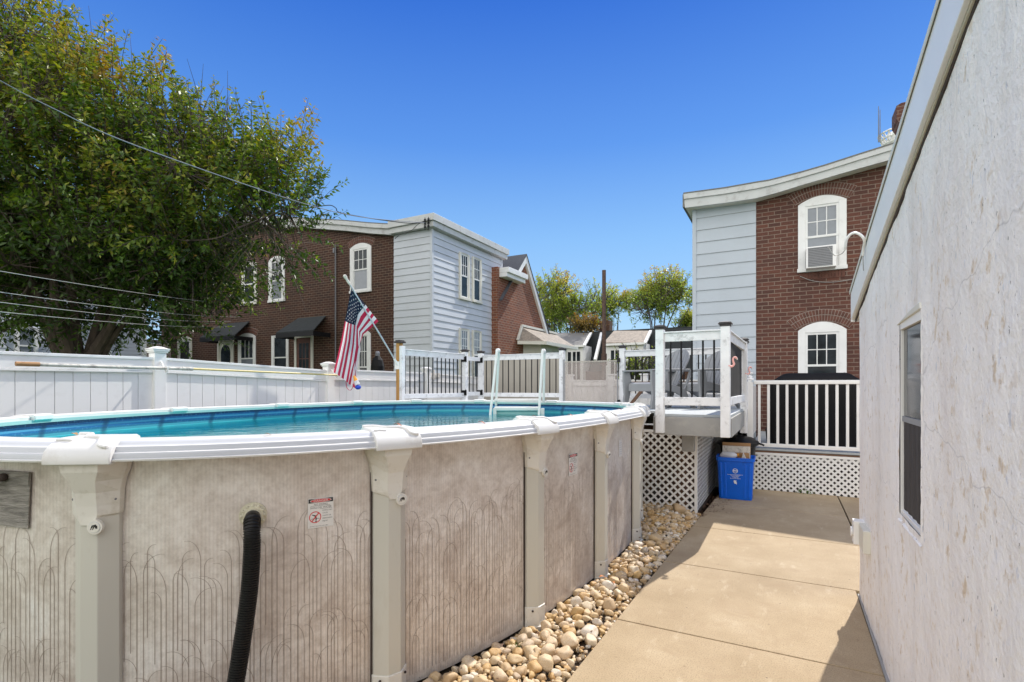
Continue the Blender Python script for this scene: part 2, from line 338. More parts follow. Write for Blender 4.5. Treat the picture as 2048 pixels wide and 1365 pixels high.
MT['soil'] = simple('dark_soil', (.085, .062, .042), .95, .4, 40, .8, 60)
MT['grass'] = simple('lawn', (.07, .10, .03), .95, .3, 12, .5, 60)

# ---------------------------------------------------------------- object helpers
def tag(o, label=None, cat=None, group=None, kind=None):
    if label: o['label'] = label
    if cat: o['category'] = cat
    if group: o['group'] = group
    if kind: o['kind'] = kind
    return o
def empty(name, loc, label, cat, group=None, rz=0):
    o = bpy.data.objects.new(name, None); o.empty_display_size = .1; col.objects.link(o)
    o.location = loc; o.rotation_euler = (0, 0, rz); return tag(o, label, cat, group)
def root_of(o):
    while o.parent: o = o.parent
    return o
def copy_tree(o, parent=None):
    c = o.copy(); col.objects.link(c); c.parent = parent
    for ch in [x for x in bpy.data.objects if x.parent == o]: copy_tree(ch, c)
    return c
class MB:
    def __init__(s): s.v = []; s.f = []; s.m = []; s.uv = []
    def add(s, vs, fs, m=0, uvs=None):
        b = len(s.v); s.v += [Vector(x) for x in vs]
        for i, f in enumerate(fs):
            s.f.append([b+j for j in f]); s.m.append(m); s.uv.append(uvs[i] if uvs else None)
    def box(s, x0, x1, y0, y1, z0, z1, m=0):
        x0, x1 = sorted((x0, x1)); y0, y1 = sorted((y0, y1)); z0, z1 = sorted((z0, z1))
        s.add([(x0, y0, z0), (x1, y0, z0), (x1, y1, z0), (x0, y1, z0), (x0, y0, z1), (x1, y0, z1), (x1, y1, z1), (x0, y1, z1)],
              [(0, 3, 2, 1), (4, 5, 6, 7), (0, 1, 5, 4), (1, 2, 6, 5), (2, 3, 7, 6), (3, 0, 4, 7)], m); return s
    def beam(s, a, b, w, h, m=0, up=Vector((0, 0, 1))):
        a, b = Vector(a), Vector(b); d = (b-a).normalized()
        if abs(d.dot(up)) > .98: up = Vector((0, 1, 0))
        r = d.cross(up).normalized()*w/2; u = r.cross(d).normalized()*h/2
        vs = [a-r-u, a+r-u, a+r+u, a-r+u, b-r-u, b+r-u, b+r+u, b-r+u]
        s.add(vs, [(0, 1, 2, 3), (7, 6, 5, 4), (0, 4, 5, 1), (1, 5, 6, 2), (2, 6, 7, 3), (3, 7, 4, 0)], m); return s
    def prism(s, pts, vec, m=0):          # planar polygon pushed along vec
        n = len(pts); p = [Vector(x) for x in pts]; vec = Vector(vec)
        s.add(p+[x+vec for x in p], [tuple(range(n)), tuple(range(2*n-1, n-1, -1))]+[(i, (i+1) % n, n+(i+1) % n, n+i) for i in range(n)], m); return s
    def tube(s, path, rad, seg=8, m=0, cap=True):
        P = [Vector(p) for p in path]; n = len(P)
        rs = rad if isinstance(rad, (list, tuple)) else [rad]*n
        vs = []; ref = None
        for i, p in enumerate(P):
            t = (P[min(i+1, n-1)]-P[max(i-1, 0)])
            if t.length < 1e-9: t = Vector((0, 0, 1))
            t.normalize()
            if ref is None: ref = Vector((0, 0, 1)) if abs(t.z) < .9 else Vector((1, 0, 0))
            x = ref-t*ref.dot(t)
            if x.length < 1e-4: x = t.orthogonal()
            x.normalize(); ref = x; y = t.cross(x)
            for k in range(seg):
                a = 2*math.pi*k/seg; vs.append(p+(x*math.cos(a)+y*math.sin(a))*rs[i])
        fs = [(i*seg+k, i*seg+(k+1) % seg, (i+1)*seg+(k+1) % seg, (i+1)*seg+k) for i in range(n-1) for k in range(seg)]
        if cap: fs += [tuple(range(seg-1, -1, -1)), tuple((n-1)*seg+k for k in range(seg))]
        s.add(vs, fs, m); return s
    def lathe(s, c, prof, seg=16, m=0, axis='Z'):
        c = Vector(c); vs = []
        for r, z in prof:
            for k in range(seg):
                a = 2*math.pi*k/seg; q = (r*math.cos(a), r*math.sin(a), z)
                if axis == 'Y': q = (q[0], q[2], q[1])
                if axis == 'X': q = (q[2], q[0], q[1])
                vs.append(c+Vector(q))
        n = len(prof)
        fs = [(i*seg+k, i*seg+(k+1) % seg, (i+1)*seg+(k+1) % seg, (i+1)*seg+k) for i in range(n-1) for k in range(seg)]
        fs += [tuple(range(seg)), tuple((n-1)*seg+k for k in range(seg))]
        s.add(vs, fs, m); return s
    def ball(s, c, r, m=0, seg=12, sc=(1, 1, 1)):
        prof = [(r*math.sin(math.pi*i/8)+1e-5, -r*math.cos(math.pi*i/8)) for i in range(9)]
        b = MB().lathe((0, 0, 0), prof, seg)
        s.add([Vector(c)+Vector((v.x*sc[0], v.y*sc[1], v.z*sc[2])) for v in b.v], b.f, m); return s
    def fbox(s, F, a0, a1, z0, z1, o0, o1, m=0):
        P = lambda a, z, o: F[0]+F[1]*a+F[2]*o+Vector((0, 0, z))
        s.prism([P(a0, z0, o0), P(a1, z0, o0), P(a1, z1, o0), P(a0, z1, o0)], F[2]*(o1-o0), m); return s
    def fpoly(s, F, pts, o0, o1, m=0):
        s.prism([F[0]+F[1]*a+F[2]*o0+Vector((0, 0, z)) for a, z in pts], F[2]*(o1-o0), m); return s
    def build(s, name, mats, parent=None, smooth=False, bevel=0, local=False, label=None, recalc=True):
        org = Vector((0, 0, 0))
        if parent is not None and not local: org = root_of(parent).location
        me = bpy.data.meshes.new(name)
        me.from_pydata([v-org for v in s.v], [], s.f)
        if not isinstance(mats, (list, tuple)): mats = [mats]
        for m in mats: me.materials.append(MT[m] if isinstance(m, str) else m)
        me.polygons.foreach_set('material_index', s.m)
        if recalc:
            bm = bmesh.new(); bm.from_mesh(me); bmesh.ops.recalc_face_normals(bm, faces=bm.faces); bm.to_mesh(me); bm.free()
        uvl = me.uv_layers.new(name='UVMap')
        for pi, p in enumerate(me.polygons):
            n = p.normal; cu = s.uv[pi] if not recalc else None
            for li in p.loop_indices:
                vi = me.loops[li].vertex_index; c = s.v[vi]
                if s.uv[pi] is not None:
                    k = s.f[pi].index(vi); uvl.data[li].uv = s.uv[pi][k]
                elif abs(n.x) > max(abs(n.y), abs(n.z)): uvl.data[li].uv = (c.y, c.z)
                elif abs(n.y) > abs(n.z): uvl.data[li].uv = (c.x, c.z)
                else: uvl.data[li].uv = (c.x, c.y)
        if smooth: me.polygons.foreach_set('use_smooth', [True]*len(me.polygons))
        o = bpy.data.objects.new(name, me); col.objects.link(o)
        if parent is not None: o.parent = parent
        if bevel:
            b = o.modifiers.new('bevel', 'BEVEL'); b.width = bevel; b.segments = 2; b.limit_method = 'ANGLE'
        if smooth:
            try:
                me.set_sharp_from_angle(angle=R(40))
            except Exception: pass
        if label: o['label'] = label
        return o
V = Vector
def Fy(y): return (V((0, y, 0)), V((1, 0, 0)), V((0, -1, 0)))       # facade whose outside looks to -y
def Fx(x): return (V((x, 0, 0)), V((0, 1, 0)), V((1, 0, 0)))        # facade whose outside looks to +x
def text_mb(txt, size, P0, ex, ey, off, mb, m=0, align='LEFT', squash=1.0):
    cu = bpy.data.curves.new('t', 'FONT'); cu.body = txt; cu.size = size; cu.align_x = align; cu.resolution_u = 2
    ob = bpy.data.objects.new('t', cu); col.objects.link(ob)
    dg = bpy.context.evaluated_depsgraph_get(); me = bpy.data.meshes.new_from_object(ob.evaluated_get(dg))
    ex, ey = V(ex), V(ey); n = ex.cross(ey)
    mb.add([V(P0)+ex*v.co.x*squash+ey*v.co.y+n*off for v in me.vertices], [tuple(p.vertices) for p in me.polygons], m)
    bpy.data.objects.remove(ob); bpy.data.curves.remove(cu); bpy.data.meshes.remove(me)

# ================================================================ GROUND AND PATH
g = MB(); g.box(-500, 500, -500, 500, -.4, -.06, 0); tag(g.build('ground', 'grass'), kind='structure')
g = MB(); g.box(-2.6, -.90, .2, 8.9, -.058, -.03, 0); tag(g.build('stone_bed_soil', 'soil'), kind='structure')
g = MB(); g.box(-1.0, 5, -3, 12.2, -.056, -.03, 0); tag(g.build('path_base', 'soil'), kind='structure')
GX = .49                                                   # garage wall plane
def edge_x(y): return -1.13+.0285*y                         # left edge of the path
slabs = MB(); js = [-2.0, -.6, .78, 2.10, 3.465, 4.82, 6.18, 7.5, 8.86]
for i in range(len(js)-1):
    y0, y1 = js[i]+.005, js[i+1]-.005
    xr = .645 if js[i] > 4.5 else GX-.015
    slabs.prism([(edge_x(y0), y0, -.03), (xr, y0+.012, -.03), (xr, y1+.012, -.03), (edge_x(y1), y1, -.03)], (0, 0, .03))
for y0, y1 in ((4.83, 6.9), (6.91, 8.86)): slabs.prism([(.66, y0, -.03), (3.6, y0, -.03), (3.6, y1, -.03), (.66, y1, -.03)], (0, 0, .03))
tag(slabs.build('path', 'concrete', bevel=.005), kind='structure')

# ================================================================ POOL
CX, AX, CY, BN, BF, NE, ZR = -3.524, 2.118, 4.986, 4.1, 2.23, 2.5, 1.377
def outline(n=720):
    pts = []
    for i in range(n):
        th = 2*math.pi*i/n; c_, s_ = math.cos(th), math.sin(th); e = 2/NE
        pts.append(V((CX+AX*math.copysign(abs(c_)**e, c_), CY+(BF if s_ > 0 else BN)*math.copysign(abs(s_)**e, s_), 0)))
    # resample evenly
    L = [0]
    for i in range(n): L.append(L[-1]+(pts[(i+1) % n]-pts[i]).length)
    T = L[-1]; out = []; j = 0
    N = 360
    for k in range(N):
        d = T*k/N
        while L[j+1] < d: j += 1
        f = (d-L[j])/(L[j+1]-L[j]+1e-12); out.append(pts[j].lerp(pts[(j+1) % n], f))
    return out, T
OUT, PERIM = outline(); NO = len(OUT)
NRM = []
for i in range(NO):
    t_ = OUT[(i+2) % NO]-OUT[i-2]; NRM.append(V((t_.y, -t_.x, 0)).normalized())
def cpt(i, off=0, z=0):
    i %= NO; a = int(i); f = i-a; b = (a+1) % NO
    p = OUT[a].lerp(OUT[b], f)+NRM[a].lerp(NRM[b], f).normalized()*off; return V((p.x, p.y, z))
def cn(i): i %= NO; a = int(i); return NRM[a].lerp(NRM[(a+1) % NO], i-a).normalized()
def find_u(u, off, near):
    best = None
    for k in range(NO*4):
        i = k/4; p = cpt(i, off); q = proj_u(p.x, p.y)
        facing = cn(i).dot(V((p.x, p.y, 0))) < 0
        if q is None or facing != near: continue
        if best is None or abs(q-u) < best[0]: best = (abs(q-u), i)
    return best[1]
def find_y(y):
    return min((abs(OUT[i].y-y), i) for i in range(NO) if OUT[i].x > CX)[1]
near_posts = [find_u(166, .10, True), find_u(795, .10, True), find_y(3.13), find_y(4.22), find_y(5.33), find_y(6.2)]
far_caps = [find_u(u, .05, False) for u in (56, 343, 553, 707, 829, 961, 1110, 1250)]
pool = empty('swimming_pool', (CX, CY, 0), 'oval above-ground swimming pool with mottled tan reed-pattern wall, white rim and beige uprights', 'swimming pool')
STEP = PERIM/NO
# wall shell with arc-length UV, reeds as printed ribbons of the same mesh
wl = MB()
for i in range(NO):
    a0, a1 = cpt(i, 0, 0), cpt(i+1, 0, 0); u0, u1 = i*STEP, (i+1)*STEP
    wl.add([a0, a1, a1+V((0, 0, ZR-.06)), a0+V((0, 0, ZR-.06))], [(0, 1, 2, 3)], 0, [[(u0, 0), (u1, 0), (u1, 1.3), (u0, 1.3)]])
def wp(sarc, z, off=.0015): return cpt(sarc/STEP, off, z)
rr = random.Random(4)
def ribbon(path, w0, w1):
    vs = []; n = len(path)
    for i, (a, z) in enumerate(path):
        pa, pz = path[max(i-1, 0)]; qa, qz = path[min(i+1, n-1)]
        dx, dz = qa-pa, qz-pz; L = math.hypot(dx, dz) or 1; w = w0+(w1-w0)*i/(n-1)
        nx, nz = -dz/L*w/2, dx/L*w/2
        vs += [wp(a+nx, z+nz), wp(a-nx, z-nz)]
    wl.add(vs, [(2*i, 2*i+1, 2*i+3, 2*i+2) for i in range(n-1)], 1, [[(0, 0)]*4]*(n-1))
# near side spans
idx_lo = min(near_posts[0]-18, near_posts[0]); span = (idx_lo*STEP, near_posts[-1]*STEP)
if span[1] < span[0]: span = (span[0], span[1]+PERIM)
a = span[0]
while a < span[1]:
    for tier, (zt, zs, zb) in enumerate(((.92, .10, .06), (.47, .10, 0.02))):
        for k in range(1):
            top = zt+rr.uniform(-zs*1.9, zs*.7) + .05*math.sin(a*5+tier)
            dirn = rr.choice((-1, 1)); rad = rr.uniform(.025, .07); kx = rr.uniform(1.1, 1.9)
            pth = [(a, top-rad*kx-rr.uniform(.35, .6) if tier else top-rad*kx-rr.uniform(.3, .75))]
            pth[0] = (pth[0][0], max(.05, pth[0][1]))
            pth += [(a, top-rad*kx-.08)]
            for q in range(9):
                an = math.pi*.5*q/8*1.12
                pth.append((a+dirn*rad*(1-math.cos(an)), top-rad*kx+rad*kx*math.sin(an)))
            if pth[1][1] > pth[0][1]: ribbon(pth, .0029, .0012)
    a += rr.uniform(.014, .032)
wall_o = wl.build('wall_panel', ['poolwall', 'reed'], pool, recalc=False)
# liner and floor
ln = MB()
for i in range(NO):
    a0, a1 = cpt(i, -.03, 0), cpt(i+1, -.03, 0); u0, u1 = i*STEP, (i+1)*STEP
    ln.add([a0+V((0, 0, .06)), a1+V((0, 0, .06)), a1+V((0, 0, 1.33)), a0+V((0, 0, 1.33))], [(3, 2, 1, 0)], 0, [[(u0, 1.33), (u1, 1.33), (u1, .06), (u0, .06)]])
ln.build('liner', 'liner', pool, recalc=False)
fl = MB(); fl.add([cpt(i, -.03, .10) for i in range(NO)], [tuple(range(NO))]); fl.build('floor_liner', 'poolfloor', pool, recalc=False)
wa = MB(); wa.add([cpt(i, -.028, 1.205) for i in range(NO)], [tuple(range(NO))]); tag(wa.build('water', 'water', recalc=False), kind='structure')
# rim
def sweep(mb, i0, i1, prof, m=None, cap=True, step=1.0):
    n = max(2, int((i1-i0)/step)+1); K = len(prof); vs = []
    for j in range(n):
        i = i0+(i1-i0)*j/(n-1); nn = cn(i); p = cpt(i)
        for o, z in prof: vs.append(p+nn*o+V((0, 0, z)))
    for j in range(n-1):
        for k in range(K):
            k2 = (k+1) % K; mb.add([], [], 0)
    b = len(mb.v); mb.v += vs
    for j in range(n-1):
        for k in range(K):
            k2 = (k+1) % K
            mb.f.append([b+j*K+k, b+j*K+k2, b+(j+1)*K+k2, b+(j+1)*K+k]); mb.m.append(m[k] if m else 0); mb.uv.append(None)
    if cap:
        mb.f.append([b+k for k in range(K)]); mb.f.append([b+(n-1)*K+k for k in reversed(range(K))]); mb.m += [0, 0]; mb.uv += [None, None]
Z = ZR
RP = [(-.045, Z-.035), (-.045, Z-.008), (-.03, Z), (.055, Z-.001), (.075, Z-.004), (.085, Z-.013), (.092, Z-.022), (.104, Z-.025), (.108, Z-.034), (.110, Z-.046), (.122, Z-.049), (.126, Z-.056), (.126, Z-.072), (.135, Z-.075), (.133, Z-.082), (.10, Z-.078), (0, Z-.06)]
allposts = sorted([p % NO for p in near_posts+far_caps])
rm = MB()
ring = allposts+[allposts[0]+NO]
for a_, b_ in zip(ring, ring[1:]):
    sweep(rm, a_+.3, b_-.3, RP, [0]*4+[1]*1+[1]+[0]+[1, 1]+[0]+[1, 1]+[0]*5, step=1.5)
rm.build('top_rail', ['rim', 'rim_grey'], pool, smooth=True)
lp = MB(); sweep(lp, 0, NO, [(-.06, Z-.055), (-.06, Z-.03), (-.028, Z-.028), (-.028, Z-.055)], cap=False); lp.build('liner_coping', 'liner_lip', pool)
# caps, uprights
CPf = [(-.075, Z-.03), (-.075, Z+.004), (-.05, Z+.014), (.06, Z+.010), (.095, Z-.002), (.120, Z-.02), (.138, Z-.04), (.148, Z-.07), (.146, Z-.092), (.12, Z-.094), (0, Z-.07)]
def catmull2(P, n): return [(q.x, q.y) for q in catmull([V((a_, b_, 0)) for a_, b_ in P], n)]
def catmull(P, n):
    out = []
    for j in range(len(P)-1):
        p0, p1, p2, p3 = P[max(j-1, 0)], P[j], P[j+1], P[min(j+2, len(P)-1)]
        for k in range(n):
            t_ = k/n; out.append(.5*((2*p1)+(p2-p0)*t_+(2*p0-5*p1+4*p2-p3)*t_*t_+(3*p1-p0-3*p2+p3)*t_**3))
    out.append(P[-1]); return out
def cap_at(i, near):
    cb = MB(); hw = .118 if near else .085
    for s0, s1, k in ((-hw, hw, 1.0),):
        sweep(cb, i+s0/STEP, i+s1/STEP, CPf, step=1)
    if near:                                               # raised decorative step across the cap
        nn = cn(i); tt = V((nn.y, -nn.x, 0))
        c = cpt(i)
        pts = [(-.12, -.045), (-.06, -.035), (-.025, .045), (.045, .065), (.07, .115), (.11, .125)]
        def cz(y): return Z+np.interp(y, [-.075, -.05, .06, .095, .12, .138, .148], [.004, .014, .010, -.002, -.02, -.04, -.07])
        cb.tube([c+tt*-x+nn*y+V((0, 0, float(cz(y))+.003)) for x, y in catmull2(pts, 5)], .009, 7)
        cb.tube([c+tt*-x+nn*y+V((0, 0, float(cz(y))+.002)) for x, y in ((-.115, .085), (-.085, .083), (-.05, .09))], .007, 6)
    return cb.build('rim_cap', 'rim', pool, smooth=True, bevel=.004)
def upright_at(i):
    nn = cn(i); tt = V((-nn.y, nn.x, 0)); c = cpt(i)
    P = lambda a, o, z: c+tt*a+nn*o+V((0, 0, z))
    prof = [(-.088, .0), (-.088, .022), (-.082, .028), (-.034, .072), (-.03, .074), (.034, .074), (.038, .072), (.082, .028), (.088, .022), (.088, .0)]
    mb = MB(); mb.prism([P(a, o, .13) for a, o in prof], (0, 0, Z-.26))
    up = mb.build('upright', 'upright', pool, bevel=.002)
    # foot
    mb = MB(); mb.prism([P(a*1.06, o*1.08, -.02) for a, o in prof], (0, 0, .155)); mb.prism([P(a*1.1, o*1.3+.002, -.02) for a, o in prof], (0, 0, .03))
    mb.ball(P(.07, .055, .112), .007, 1); mb.ball(P(-.07, .055, .112), .007, 1)
    mb.build('foot', ['resin', 'dark_shade'], pool, bevel=.004)
    # bracket below the rim: lofted collar
    mb = MB(); rings = [(Z-.09, .128, .075, .128), (Z-.125, .122, .07, .124), (Z-.165, .106, .052, .110), (Z-.215, .097, .042, .092), (Z-.27, .095, .04, .084), (Z-.31, .093, .039, .081), (Z-.335, .060, .032, .08), (Z-.35, .045, .025, .079)]
    vs = []
    for z, w_, fw, o in rings:
        vs += [P(-w_, 0, z), P(-w_, .03, z), P(-fw, o, z), P(fw, o, z), P(w_, .03, z), P(w_, 0, z)]
    for r_ in range(len(rings)-1):
        for k in range(5): mb.add([vs[r_*6+k], vs[r_*6+k+1], vs[r_*6+6+k+1], vs[r_*6+6+k]], [(0, 1, 2, 3)])
    mb.add(vs[-6:], [(0, 1, 2, 3, 4, 5)]); mb.add(vs[:6], [(5, 4, 3, 2, 1, 0)])
    br = mb.build('bracket', 'resin', pool)
    # emblem on the slanted lower edge
    mb = MB(); ec = P(.035, .083, Z-.355)
    ex, ez = tt, V((0, 0, 1))
    for r0, d0, m_ in ((.030, .006, 0), (.023, .008, 1), (.0215, .009, 0)):
        ring_ = [ec+ex*math.cos(2*math.pi*k/20)*r0+ez*math.sin(2*math.pi*k/20)*r0-nn*.008 for k in range(20)]
        mb.prism(ring_, nn*(.008+d0), m_)
    for s_, yy in ((.0, 1), (.008, .6)):
        mb.tube([ec+ex*(-.014+s_)+ez*(-.010)+nn*.0095, ec+ex*(-.006+s_)+ez*(.006)+nn*.0095, ec+ex*(.006+s_*.6)+ez*(.010*yy)+nn*.0095, ec+ex*(.008+s_*.5)+ez*(-.006)+nn*.0095], [.001, .003, .0035, .001], 5, 2)
    mb.build('emblem', ['resin', 'rim_grey', 'ink'], br)
    mb = MB(); mb.ball(P(-.083, .038, Z-.25), .0065); mb.ball(P(.083, .038, Z-.25), .0065); mb.build('screw', 'steel', br)
    mb = MB(); mb.prism([P(-.097, .001, -.02), P(-.097, .008, -.02), P(-.088, .008, -.02), P(-.088, .001, -.02)], (0, 0, Z-.12)); mb.build('dark_shade', 'dark_shade', up)  # dark strip, painted shade for the gap between upright and wall
for i in near_posts: upright_at(i); cap_at(i, True)
for i in far_caps: cap_at(i, False)
# ---- fitting, hose
def wall_frame(u, v):
    i = find_u(u, 0, True); p = cpt(i); d = -_s*p.x+_c*p.y; z = H-(v-HOR)*d/FPX
    nn = cn(i); return i, V((p.x, p.y, z)), nn, V((-nn.y, nn.x, 0))
i, fp, nn, tt = wall_frame(507, 1030)
def disc(mb, c, nn, tt, r, h, m, seg=24, r2=None):
    r2 = r if r2 is None else r2; up = V((0, 0, 1))
    a_ = [c+(tt*math.cos(2*math.pi*k/seg)+up*math.sin(2*math.pi*k/seg))*r for k in range(seg)]
    b_ = [c+nn*h+(tt*math.cos(2*math.pi*k/seg)+up*math.sin(2*math.pi*k/seg))*r2 for k in range(seg)]
    mb.add(a_+b_, [tuple(range(seg)), tuple(range(2*seg-1, seg-1, -1))]+[(k, (k+1) % seg, seg+(k+1) % seg, seg+k) for k in range(seg)], m)
mb = MB(); disc(mb, fp+nn*.001, nn, tt, .058, .010, 0); disc(mb, fp+nn*.011, nn, tt, .050, .012, 0, r2=.044)
for k in range(12):
    a_ = 2*math.pi*k/12; q = fp+nn*.02+(tt*math.cos(a_)+V((0, 0, 1))*math.sin(a_))*.047; mb.ball(q, .007, 0, 6)
disc(mb, fp+nn*.02, nn, tt, .034, .03, 0)
mb.build('return_fitting', 'fitting', pool, smooth=False, bevel=.002)
hp = []
zb = -.02
ctrl = [fp+nn*.045, fp+nn*.085+V((0, 0, -.01)), fp+nn*.115+V((0, 0, -.05)), fp+nn*.12+V((0, 0, -.13)), fp+nn*.12-tt*.01+V((0, 0, -.3)), fp+nn*.13-tt*.035+V((0, 0, -.5)), fp+nn*.15-tt*.07+V((0, 0, -.72)), fp+nn*.2-tt*.13+V((0, 0, -.93)), fp+nn*.3-tt*.18+V((0, 0, -1.0+.02))]
def catmull(P, n):
    out = []
    for j in range(len(P)-1):
        p0, p1, p2, p3 = P[max(j-1, 0)], P[j], P[j+1], P[min(j+2, len(P)-1)]
        for k in range(n):
            t_ = k/n; out.append(.5*((2*p1)+(p2-p0)*t_+(2*p0-5*p1+4*p2-p3)*t_*t_+(3*p1-p0-3*p2+p3)*t_**3))
    out.append(P[-1]); return out
pa = catmull(ctrl, 40); L = [0]
for k in range(1, len(pa)): L.append(L[-1]+(pa[k]-pa[k-1]).length)
pitch = .0105; n_ = int(L[-1]/pitch*4); path, rad = [], []
j = 0
for k in range(n_):
    d = k*pitch/4
    while j < len(L)-2 and L[j+1] < d: j += 1
    f = (d-L[j])/(L[j+1]-L[j]+1e-9); path.append(pa[j].lerp(pa[j+1], min(1, f))); rad.append((.0315, .036, .036, .0315)[k % 4] if d > .03 else .033)
mb = MB(); mb.tube(path, rad, 14)
tag(mb.build('corrugated_hose', 'hose', smooth=True), 'black ribbed hose hanging down the pool wall from the cream round fitting', 'hose')
# ---- stickers
def sticker(name, u, v, w_, h_, label, full=True):
    i, p, nn, tt = wall_frame(u, v); ex, ey = tt, V((0, 0, 1)); o0 = p-ex*w_/2-ey*h_/2
    q = lambda a, b, o=.004: o0+ex*a*w_+ey*b*h_+nn*o
    mb = MB(); mb.prism([q(0, 0, .0025), q(1, 0, .0025), q(1, 1, .0025), q(0, 1, .0025)], nn*.0012, 0)
    if full:
        mb.add([q(.02, .84), q(.98, .84), q(.98, .98), q(.02, .98)], [(0, 1, 2, 3)], 1)
        el = lambda cx, cy, rx, ry, o, n=24: [q(cx+rx*math.cos(2*math.pi*k/n), cy+ry*math.sin(2*math.pi*k/n), o) for k in range(n)]
        mb.add(el(.5, .91, .42, .066, .0044), [tuple(range(24))], 0); mb.add(el(.5, .91, .39, .056, .0048), [tuple(range(24))], 2)
        text_mb('DANGER', .115*h_, q(.5, .872), ex, ey, .0052-.004, mb, 0, 'CENTER', 1.02)
        text_mb('NO DIVING', .085*h_, q(.5, .755), ex, ey, 0, mb, 1, 'CENTER', 1.0)
        text_mb('SHALLOW WATER', .085*h_, q(.5, .65), ex, ey, 0, mb, 1, 'CENTER', .98)
        for a0, b0, a1 in ((.1, .735, .88), (.45, .625, .95)): mb.add([q(a0, b0), q(a1, b0), q(a1, b0+.008), q(a0, b0+.008)], [(0, 1, 2, 3)], 1)
        for k, t_ in enumerate(('DIVING MAY', 'CAUSE', 'DEATH OR', 'PERMANENT', 'INJURY')): text_mb(t_, .062*h_, q(.56, .545-.09*k), ex, ey, 0, mb, 1, 'LEFT', .92)
        text_mb('DO NOT REMOVE THIS LABEL', .04*h_, q(.07, .04), ex, ey, 0, mb, 1, 'LEFT', 1.1)
        c0 = (.28, .36); R0, R1 = .205, .175; k_ = w_/h_; n = 28
        ring_ = []
        for k in range(n):
            a_ = 2*math.pi*k/n; ring_ += [q(c0[0]+R0*1.15*math.cos(a_), c0[1]+R0*1.15*k_*math.sin(a_)), q(c0[0]+R1*1.15*math.cos(a_), c0[1]+R1*1.15*k_*math.sin(a_))]
        mb.add(ring_, [(2*k, 2*((k+1) % n), 2*((k+1) % n)+1, 2*k+1) for k in range(n)], 2)
        mb.add([q(.13, .23, .0047), q(.16, .21, .0047), q(.43, .48, .0047), q(.40, .51, .0047)], [(0, 1, 2, 3)], 2)
        mb.add([q(.16, .46), q(.30, .42), q(.34, .33), q(.33, .25), q(.29, .26), q(.29, .35), q(.26, .39), q(.15, .44)], [tuple(range(8))], 1)
        mb.add(el(.31, .22, .03, .025, .004, 10), [tuple(range(10))], 1)
        mb.add([q(.12, .30), q(.26, .31), q(.26, .325), q(.12, .315)], [(0, 1, 2, 3)], 1); mb.add([q(.34, .31), q(.45, .30), q(.45, .315), q(.34, .325)], [(0, 1, 2, 3)], 1)
    else:
        for k in range(6): mb.add([q(.15, .15+.13*k), q(.85, .15+.13*k), q(.85, .19+.13*k), q(.15, .19+.13*k)], [(0, 1, 2, 3)], 3)
    return tag(mb.build(name, ['paper', 'ink', 'red', 'rim_grey'], recalc=False), label, 'warning sticker' if full else 'sticker')
sticker('warning_sticker', 641, 1025, .118, .142, 'white DANGER no diving sticker to the right of the black hose fitting')
sticker('warning_sticker', 1146, 929, .145, .165, 'small DANGER sticker near the fourth pool upright, seen at a slant')
sticker('info_sticker', 1240, 897, .11, .16, 'faint pale text sticker on the far pool panel nearest the deck', False)
# ---- weathered board patch on the pool wall, far left
iL, p, nn, tt = wall_frame(36, 998)
mb = MB(); O = p+nn*.004
def bp(a, z, o=0): return O+tt*a+V((0, 0, z))+nn*o
mb.prism([bp(-.13, -.115), bp(.062, -.125), bp(.066, -.05), bp(.075, .118), bp(.03, .12), bp(-.13, .122)], nn*.006)
mb.prism([bp(-.13, .06, .006), bp(.07, .062, .006), bp(.073, .12, .006), bp(-.13, .122, .006)], nn*.004)
sb = mb.build('weathered_cover_board', 'old_board', bevel=.003)
tag(sb, 'weathered grey board fixed to the pool wall at the left edge of the picture', 'board')
mb = MB(); mb.ball(bp(-.05, .095, .022), .018, 0); mb.tube([bp(-.05, .095, .036), bp(-.11, .055, .04)], .010, 8); kb = mb.build('knob', 'dark_shade', sb, local=True, smooth=True)
# ---- dry leaves on the rim
def leaf(name, P0, size, rz, mat, label, cat='leaf', group=None):
    mb = MB(); n = 7; vs = []
    for k in range(n):
        t_ = k/(n-1); w_ = math.sin(math.pi*min(1, t_*1.02))*.26+.015
        vs += [V((t_-.5, w_, .12*math.sin(t_*5)+.10*abs(w_)*2)), V((t_-.5, 0, .12*math.sin(t_*5))), V((t_-.5, -w_, .12*math.sin(t_*5)+.25*abs(w_)))]
    M = Matrix.Rotation(rz, 3, 'Z'); vs = [M @ (v*size)+V(P0)+V((0, 0, .004)) for v in vs]
    fs = []
    for k in range(n-1): fs += [(3*k, 3*k+1, 3*k+4, 3*k+3), (3*k+1, 3*k+2, 3*k+5, 3*k+4)]
    mb.add(vs, fs); return tag(mb.build(name, mat), label, cat, group)
def rim_pt(u, off=.03):
    i = find_u(u, off, True); return cpt(i, off, ZR+.002), i
for u, off, s_, lab, oncap in ((797, .02, .055, 'curled red-brown leaf lying on the second rim cap from the left', 1), (963, .03, .05, 'red-brown leaf on the rim between the second and third caps', 0), (1069, .02, .045, 'red-brown leaf lying on the third rim cap from the left', 1), (1141, .03, .05, 'red-brown leaf on the rim between the third and fourth caps', 0), (1240, .04, .055, 'dark bent leaf on the rim near the deck post', 0)):
    q, i = rim_pt(u, off); leaf('dry_leaf', q+V((0, 0, .014 if oncap else 0)), s_, random.uniform(-.6, .6)+YAW, 'dry_leaf', lab)
q, i = rim_pt(538, .05); leaf('pale_leaf', q, .035, .9, 'cardboard', 'small pale brown leaf on the rim above the hose')
q, i = rim_pt(152, .0); leaf('dry_leaf', q+V((0, 0, .014)), .035, .2, 'cardboard', 'small leaf scrap on the leftmost rim cap')

